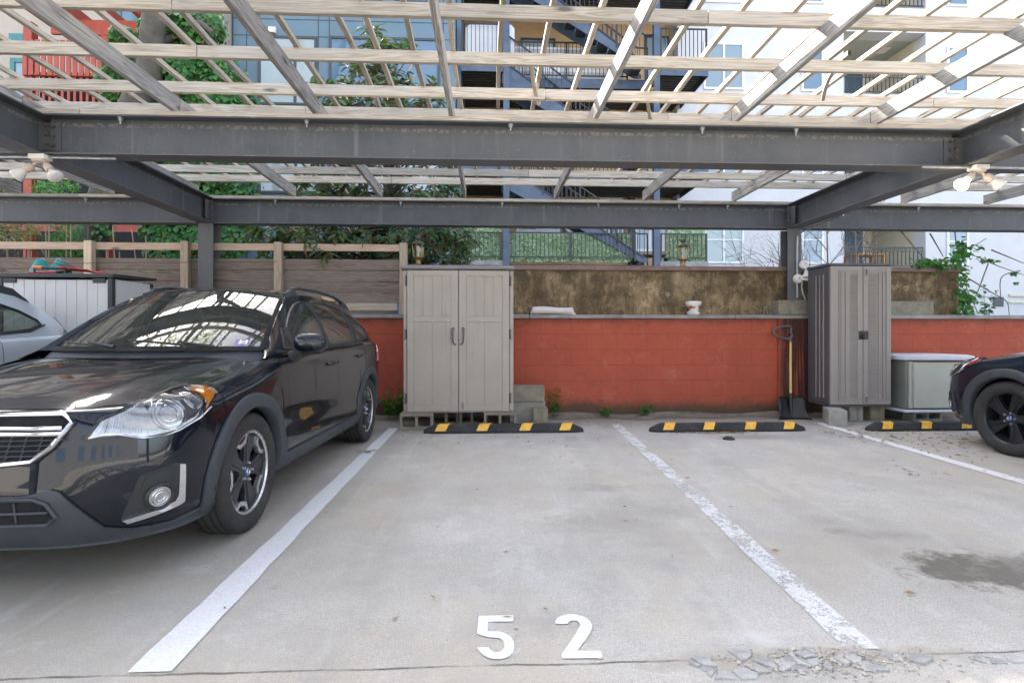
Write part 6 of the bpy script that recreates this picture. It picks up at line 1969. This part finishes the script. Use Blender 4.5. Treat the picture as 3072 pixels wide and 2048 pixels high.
def leaf(m, p, d, up, L, W, fold=.25, droop=.2):
    d = Vector(d).normalized(); up = Vector(up)
    s = d.cross(up)
    if s.length < 1e-5: s = d.cross(Vector((1,.2,.1)))
    s.normalize(); n = s.cross(d).normalized()
    p = Vector(p); W2 = W/2
    mid = p + d*(L*.45) - n*(L*droop*.3); tip = p + d*L - n*(L*droop)
    l1 = p + d*(L*.28) + s*W2*.85 + n*(W*fold*.4); l2 = p + d*(L*.66) + s*W2*.8 + n*(W*fold*.3) - n*(L*droop*.4)
    r1 = p + d*(L*.28) - s*W2*.85 + n*(W*fold*.4); r2 = p + d*(L*.66) - s*W2*.8 + n*(W*fold*.3) - n*(L*droop*.4)
    m.add([p, l1, l2, tip, r2, r1, mid], [(0,6,1),(1,6,2),(2,6,3),(3,6,4),(4,6,5),(5,6,0)])

def rdir(zmin=-1, zmax=1):
    while True:
        v = Vector((pr.uniform(-1,1), pr.uniform(-1,1), pr.uniform(zmin,zmax)))
        if .1 < v.length < 1: return v.normalized()

def limb(m, path, r0, r1, n=7, wob=.0):
    k = len(path); P = [tuple(_cr(np.array(path, float), [t])[0]) for t in np.linspace(0, k-1.001, max(6, k*5))]
    P = [(p[0]+pr.uniform(-wob,wob), p[1]+pr.uniform(-wob,wob), p[2]) for p in P]
    m.tube(P, [r0+(r1-r0)*i/(len(P)-1) for i in range(len(P))], n)

# ---- magnolia
YM = 9.1
mg = thing('magnolia_tree', 'magnolia with glossy green leaves and brown undersides above the timber fence', 'tree', (0,0,0))
tr = MB(); lv = MB(); bd = MB(); gl = MB()
base = wp(1165, 740, YM); bx, by = base.x, YM
limb(tr, [(bx,by,1.28),(bx+.03,by,2.6),(bx-.02,by,4.0),(bx-.06,by,5.4),(wp(1118,75,YM).x,by,wp(1118,75,YM).z)], .13, .018, 8)
# envelope: photo pixel boxes with densities (u0,u1,v0,v1,count)
ENV = [(770,1420,700,790,95,0), (735,1440,665,745,110,0), (880,1380,500,640,105,.3), (910,1370,330,480,90,.3), (920,1340,235,340,58,.5), (1030,1260,130,240,30,.4), (1090,1150,75,140,9,.2)]
for (u0,u1,v0,v1,cnt,sp) in ENV:
    for i in range(cnt):
        u = pr.uniform(u0,u1); v = pr.uniform(v0,v1); Y = YM + pr.gauss(0, .55) - (.0 if v < 640 else .15)
        Y = max(8.15, Y)
        c = wp(u, v, Y)
        # twig from the trunk
        zb = max(2.0, c.z - pr.uniform(.3, .9)*(1 + .3*abs(c.x-bx)))
        a = Vector((bx + pr.uniform(-.05,.05), by, min(zb, 5.8))); mid = a.lerp(c, .55) + Vector((0,0,-.08+pr.uniform(-.05,.1)))
        limb(tr, [a, mid, c], .020 if i % 4 == 0 else .008, .004, 5)
        out = (c-a); out.z *= .4; out.normalize(); ax = (out*.7 + Vector((0,0,.8)) + rdir()*.35).normalized()
        nleaf = pr.randint(8, 13); ref = ax.cross(Vector((0,1,.3))).normalized()
        for k in range(nleaf):
            q = Matrix.Rotation(k*2.4 + pr.uniform(-.3,.3), 3, ax) @ ref
            tilt = pr.uniform(-.35,.55); d = (q + ax*tilt).normalized(); L = pr.uniform(.13,.22)
            leaf(lv, c - ax*pr.uniform(0,.14), d, ax + rdir()*.3, L, L*pr.uniform(.34,.44), .3, pr.uniform(.0,.4))
        if pr.random() < .16:
            leaf(bd, c, ax, rdir(), pr.uniform(.11,.17), .035, .5, .1)
        if pr.random() < .05: leaf(gl, c, rdir(), rdir(), .17, .065)
# sprays hanging over the fence, in front of the top rail
for (u, v, Y, n) in ((925,735,7.52,26),(950,770,7.48,20),(890,700,7.7,24),(1085,725,7.55,18),(1160,720,7.6,16),(1280,705,7.9,20),(1330,745,8.05,24),(1360,770,8.1,16),(1290,760,8.0,16),(1010,715,7.6,14)):
    c = wp(u, v, Y); a = Vector((c.x+.1, 8.5, c.z+.35)); limb(tr, [a, a.lerp(c,.6)+Vector((0,0,.08)), c], .012, .004, 5)
    for k in range(n):
        p_ = a.lerp(c, pr.uniform(.45,1.0)) + rdir()*.06
        d = (rdir() + Vector((0,-.3,-.45))).normalized(); L = pr.uniform(.12,.19); leaf(lv, p_, d, Vector((0,-.5,.8))+rdir()*.4, L, L*.4, .3, .3)
c = wp(1283, 640, 8.0); a = wp(1265, 715, 8.0); limb(tr, [a, a.lerp(c,.5)+Vector((.01,0,0)), c], .008, .004, 5)
for k in range(5): leaf(bd, c, (rdir()*.5+Vector((.1,0,1))), rdir(), .12, .03, .5, .05)
for sx in (-1, 1): leaf(lv, c, (sx,-.2,.05), (0,-.3,1), .16, .06)
tr.build('trunk', M['bark'], mg, smooth=60); lv.build('foliage', M['magnolia'], mg); bd.build('bud', M['bud'], mg); gl.build('yellow_leaf', M['gold_leaf'], mg)

# ---- ivy clad tree at the left
it = thing('ivy_clad_tree', 'leaning tree trunk smothered in dark green ivy beside the red deck', 'tree', (0,0,0))
YI = 10.2
tr = MB(); iv = MB()
YT = 9.75
tp = [wp(262, 780, YT), wp(275, 700, YT), wp(322, 570, YT), wp(398, 330, YT), wp(446, 225, YT), wp(455, 130, YT), wp(465, 30, YT), wp(490, -150, YT+.2), wp(520, -420, YT+.4)]
limb(tr, [tuple(p) for p in tp], .27, .15, 12, .008)
limb(tr, [tp[5], wp(520, 110, YI-.1), wp(590, 70, YI-.3), wp(640, 100, YI-.5)], .09, .04, 8)
limb(tr, [tp[8], tp[8]+Vector((-1.2,.5,2.2)), tp[8]+Vector((-2.5,.5,4.0))], .14, .05, 8); limb(tr, [tp[8], tp[8]+Vector((1.0,.8,2.6)), tp[8]+Vector((1.4,1.6,4.6))], .14, .05, 8)
tr.build('trunk', M['bark'], it, smooth=60)
def ivy_on(m, c, rad, n, Ls=(.05,.145), face=(0,-1,.25)):
    for i in range(n):
        d = rdir(); d.y = -abs(d.y) if pr.random() < .8 else d.y; d = (d + Vector(face)*.25).normalized()
        p = Vector(c) + Vector((d.x*rad[0], d.y*rad[1], d.z*rad[2]))*pr.uniform(.82,1.06)
        dd = (Vector((pr.uniform(-.5,.5), -.35+pr.uniform(-.3,.2), -.9)) + d*.3); L = pr.uniform(*Ls)
        leaf(m, p, dd, d + rdir()*.45, L, L*pr.uniform(.75,.95), .2, .15)
BL = [(560,60,.75,.35),(600,95,.55,.3),(520,100,.6,.3),(640,115,.35,.25),(690,330,.65,.5),(640,250,.75,.4),(600,300,.8,.45),(660,210,.4,.35),(545,250,.5,.4),(530,160,.4,.35),(510,235,.3,.3),(395,128,.25,.18),(380,200,.25,.28),(560,380,.9,.5),(660,360,.8,.45),(710,310,.4,.35),
      (470,400,.6,.5),(600,520,.75,.55),(680,560,.7,.5),(540,590,.5,.45),(630,640,.75,.5),(700,700,.55,.4),(570,700,.7,.42),(490,690,.3,.3),(520,760,.45,.35),(640,745,.6,.35),(355,265,.22,.3)]
for u, v, rx, rz in BL:
    c = wp(u, v, YI+.1+pr.uniform(-.1,.3)); ivy_on(iv, c, (rx*.95, .42, rz*1.15), int(430*rx*rz/.25*1.2)+160)
# ivy curling round the trunk
for p_ in [tp[i].lerp(tp[i+1], f) for i in (1,2) for f in (0,.33,.66)]:
    ivy_on(iv, p_+Vector((.22,0,0)), (.22,.25,.28), 40)
iv.build('ivy', M['ivy'], it)
cr = MB()
for (dx, dy, dz, r, n) in ((-2.4,.5,4.2,2.0,500),(-.4,1.0,5.2,2.2,500),(1.6,1.8,5.4,2.0,450),(-4.0,.8,2.6,1.6,350),(.4,-.4,3.4,1.5,320),(-1.2,-2.6,1.2,1.7,420),(1.4,-2.2,2.2,1.5,380),(-3.2,-2.2,.4,1.5,330)):
    c = tp[8]+Vector((dx,dy,dz))
    for i in range(n):
        p_ = c + rdir()*r*(pr.random()**.45); L = pr.uniform(.12,.2); leaf(cr, p_, rdir(), rdir(), L, L*.5)
cr.build('crown', M['crown'], it)

# ---- leafy growth behind the fence at the left
def bush(name, label, cat, boxes, mat, Ls, Y, wr=.45, group=None, stems=None):
    r = thing(name, label, cat, (0,0,0), 0, group)
    m = MB(); st = MB()
    for (u0,u1,v0,v1,n) in boxes:
        for i in range(n):
            p_ = wp(pr.uniform(u0,u1), pr.uniform(v0,v1), Y + pr.gauss(0,.22)); L = pr.uniform(*Ls)
            leaf(m, p_, Vector((pr.uniform(-1,1),-.4,pr.uniform(-.9,.5))), Vector((0,-.6,.8))+rdir()*.5, L, L*wr, .2, .25)
    for k in range(stems or 6):
        u = pr.uniform(boxes[0][0], boxes[0][1]); a = wp(u, 790, Y); a.z = 1.28; b = wp(u+pr.uniform(-25,25), boxes[0][2]+10, Y); limb(st, [a, a.lerp(b,.5)+rdir()*.04, b], .016, .006, 5)
    st.build('stem', M['twig'], r, smooth=60); m.build('foliage', mat, r); return r
bush('leafy_shrub', 'bright green pinnate leaved shrub behind the fence near the trunk', 'shrub', [(140,250,668,770,260),(100,240,540,590,240),(175,270,720,775,180)], M['fresh'], (.07,.13), 8.9, .38)
bush('bamboo_clump', 'straw coloured bamboo clump behind the fence at the far left', 'bamboo', [(-20,130,660,745,260),(-30,60,540,590,80)], M['bamboo'], (.10,.20), 8.8, .14)
cn = thing('garden_canes', 'thin dry garden canes rising behind the fence', 'garden canes', (0,0,0)); m = MB()
for u, v, du in ((137,672,3),(148,672,-4),(200,676,-2),(212,670,1),(20,715,4),(94,755,2),(338,672,12),(395,690,28),(437,706,5),(318,740,12),(358,755,4)):
    a = wp(u+du*1.4, 800, 8.2); a.z = 1.28; b = wp(u, v, 8.2); m.tube([a, a.lerp(b,.5), b], [.010,.009,.007], 6)
m.build('cane', M['twig_pale'], cn, smooth=60)

# ---- faux ivy screens on the patio railing
def faux(u0, u1, v0, v1, label):
    m = MB(); a = wp(u0, v0, YT0+.16); b = wp(u1, v1, YT0+.16); n = int((b.x-a.x)*(a.z-b.z)*620)
    m.box(a.x, b.x, YT0+.17, YT0+.18, b.z, a.z)
    for i in range(n):
        p_ = Vector((pr.uniform(a.x,b.x), YT0+.165-pr.uniform(0,.05), pr.uniform(b.z,a.z))); L = pr.uniform(.05,.09); leaf(m, p_, Vector((pr.uniform(-.8,.8),-.3,-.7)), Vector((0,-1,.3))+rdir()*.5, L, L*.85, .2, .1)
    o = m.build('faux_ivy_screen', M['faux'], None); return tag(o, label, 'ivy screen', 'green ivy screens on the patio railing')
faux(1372, 1503, 672, 782, 'green ivy screen on the patio railing left of the steel post')
faux(1530, 1893, 700, 783, 'long green ivy screen behind the railing below the sunburst ornament')
faux(2003, 2117, 682, 784, 'green ivy screen on the patio railing beside the white building')

# ---- bare shrub and creepers on the right
def branchy(m, p, d, L, r, depth, spread=.55, grav=.0):
    q = Vector(p); d = Vector(d).normalized(); pts = [q.copy()]
    for k in range(4):
        d = (d + rdir()*.16 + Vector((0,0,-grav))).normalized(); q = q + d*(L/4); pts.append(q.copy())
    m.tube(pts, [r*(1-.11*i) for i in range(5)], 5, caps=False)
    if depth == 0: return
    for k in range(pr.choice((2,3,3))):
        f = pr.randint(1,4); branchy(m, pts[f], (d + rdir()*spread*1.6).normalized(), L*pr.uniform(.55,.75), r*.58, depth-1, spread, grav)
for u, lab in ((2290, 'bare leafless shrub between the steel column and the white window'), (2490, 'bare leafless shrub rising behind the tall grey cabinet')):
    a = wp(u+ (40 if u < 2400 else 0), 800, 9.6); a.z = 1.28; m = MB()
    for k in range(7): branchy(m, a + rdir()*.12, Vector((pr.uniform(-.5,.5), pr.uniform(-.2,.2), 1)), pr.uniform(.9,1.3), .013, 3, .5)
    if u > 2400:
        for uu in (2475, 2560, 2620): 
            b = wp(uu, 800, 9.7); b.z = 1.28; limb(m, [b, b+Vector((.05,0,1.0)), b+Vector((.02,0,2.4))], .022, .008, 6)
            for k in range(3): branchy(m, b+Vector((.04,0,1.1+.3*k)), Vector((pr.uniform(-1,1),0,1)), .7, .010, 2)
    o = m.build('bare_shrub', M['twig'], None, smooth=60); tag(o, lab, 'bare shrub', 'bare shrubs behind the garden wall')
cv = thing('climbing_vine', 'green climbing vine spilling over the right end of the stained wall', 'vine', (0,0,0)); m = MB(); st = MB()
def vine_leaves(u, v, su, sv, n, Y=7.72, Ls=(.045,.10)):
    for i in range(n):
        p_ = wp(pr.gauss(u,su), pr.gauss(v,sv), Y + pr.uniform(-.16,.12)); L = pr.uniform(*Ls)
        leaf(m, p_, Vector((pr.uniform(-.8,.8),-.4,pr.uniform(-.8,.2))), Vector((0,-.6,.8))+rdir()*.5, L, L*.8, .2, .2)
vine_leaves(2790, 787, 26, 7, 80); vine_leaves(2830, 795, 30, 8, 80); vine_leaves(2760, 790, 12, 5, 30); vine_leaves(2870, 760, 14, 25, 40)
for v in range(730, 940, 10): vine_leaves(2872+ (v-730)*.10, v, 13, 6, 8)
for v in range(880, 945, 9): vine_leaves(2895, v, 22, 5, 14, 7.76, (.05,.09))
for u, v in ((2890,748),(2905,760),(2925,772),(2945,778),(2960,780),(2975,780),(2916,742),(2920,755),(3035,818),(3045,845),(2935,735)): vine_leaves(u, v, 4, 3, 4)
for pts in (((2862,655),(2870,740),(2895,850),(2935,942)),((2870,740),(2910,742),(2960,715)),((2905,835),(2980,880),(3020,905),(3028,945)),((2790,700),(2830,770)),((2700,690),(2775,780)),((2930,770),(3000,800),(3072,825)),((2965,790),(2935,870),(2920,900)),((3060,812),(3005,832),(3002,900)),((2975,750),(3072,790)),((2780,805),(2840,895))):
    P = [wp(u, v, 7.8+.02*i) for i, (u, v) in enumerate(pts)]; limb(st, [tuple(q) for q in P], .010, .005, 5) if len(P) > 2 else st.tube(P, [.012,.006], 5)
st.build('stem', M['twig'], cv, smooth=60); m.build('foliage', M['fresh'], cv)
def weed(x, y, z, h, n, label, Ls=(.03,.06), spread=.12, group='weeds along the wall foot', mat='fresh', lean=0):
    r = thing('weed', label, 'weed', (x,y,z), 0, group); s = MB(); l = MB()
    for k in range(n):
        d = Vector((pr.uniform(-1,1)*spread*2.2/h*.5, pr.uniform(-.35,.15), 1)).normalized(); L = h*pr.uniform(.55,1.0); b = Vector((pr.uniform(-spread,spread)*.5, pr.uniform(-.04,.02), 0))
        pts = [b + d*(L*t) + Vector((0,0,-.05*L*t*t)) for t in (0,.33,.66,1)]; s.tube(pts, [.003,.0027,.002,.0012], 5)
        for j in range(int(L/.028)+2):
            t = pr.uniform(.15,1.0); p_ = b + d*(L*t); q = rdir(-.3,.4); LL = pr.uniform(*Ls); leaf(l, p_, q, Vector((0,-.3,1))+rdir()*.4, LL, LL*.7, .2, .25)
    s.build('stem', M['fresh'], r); l.build('foliage', M[mat], r); return r
weed(-1.25,7.30,.02,.50,16,'leafy weed against the red wall left of the taupe cabinet',(.04,.075),.30)
weed(.93,7.36,.02,.42,7,'tall weed against the red wall behind the stacked blocks',(.03,.055),.12)
weed(1.60,7.38,.02,.16,9,'small weed at the wall foot, nearer the stacked blocks of the two small ones',(.03,.055),.12)
weed(2.17,7.38,.02,.19,10,'small weed at the wall foot left of the second wheel stop middle',(.03,.055),.11)
for x, lab in ((7.05,'spindly dark weed on the coping beside the vine'),(7.60,'spindly dark weed on the coping toward the right frame edge')):
    weed(x,7.95,1.29,.62,5,lab,(.05,.08),.10,'weeds behind the coping')
fl = MB(); q = gp(838*1.3061, 1039*1.3061)
for i in range(7): leaf(fl, q + Vector((pr.uniform(-.08,.08),pr.uniform(-.03,.03),.012)), Vector((pr.uniform(-1,1),pr.uniform(-.3,.3),.06)), (0,0,1), pr.uniform(.05,.09), .03)
o = fl.build('fallen_leaf', M['magnolia'], None); tag(o, 'curled dark green fallen leaf lying on the white line by the black car', 'leaf')
# ================================================================ sky, sun, camera
w = bpy.data.worlds.new('World'); SC.world = w; w.use_nodes = True
nt = w.node_tree; nt.nodes.clear()
bg = nt.nodes.new('ShaderNodeBackground'); ow = nt.nodes.new('ShaderNodeOutputWorld'); sk = nt.nodes.new('ShaderNodeTexSky')
sk.sky_type = 'NISHITA'; sk.sun_disc = False
to_sun = Vector((-.60, 1.0, 1.035)).normalized()
elev = math.asin(to_sun.z); az = math.atan2(to_sun.x, to_sun.y)
sk.sun_elevation = elev; sk.sun_rotation = az
sk.air_density = .8; sk.dust_density = 3.0; sk.ozone_density = 1.0
bg.inputs[1].default_value = .15
hs_ = nt.nodes.new('ShaderNodeHueSaturation'); hs_.inputs['Saturation'].default_value = .62
nt.links.new(sk.outputs[0], hs_.inputs['Color']); nt.links.new(hs_.outputs[0], bg.inputs[0]); nt.links.new(bg.outputs[0], ow.inputs[0])
sl = bpy.data.lights.new('sun', 'SUN'); sl.energy = 4.5; sl.angle = R(.53); sl.color = (1.0,.94,.86)
so = bpy.data.objects.new('sun', sl); COL.objects.link(so); so.location = (0,0,30)
so.rotation_euler = (-to_sun).to_track_quat('-Z', 'Y').to_euler()

cd = bpy.data.cameras.new('camera'); co = bpy.data.objects.new('camera', cd); COL.objects.link(co)
cd.sensor_width = 36; cd.lens = FPX/3072*36
cd.shift_y = -(1024-HOR)/3072
co.location = (0,0,CAM_H)
co.rotation_euler = (R(90), 0, -math.atan(73/FPX))
cd.clip_start = .05; cd.clip_end = 400
SC.camera = co
SC.view_settings.view_transform = 'Standard'; SC.view_settings.look = 'None'
SC.view_settings.exposure = 2.72; SC.view_settings.gamma = 1.0
SC.cycles.max_bounces = 8; SC.cycles.diffuse_bounces = 4; SC.cycles.transparent_max_bounces = 16
SC.cycles.use_denoising = True
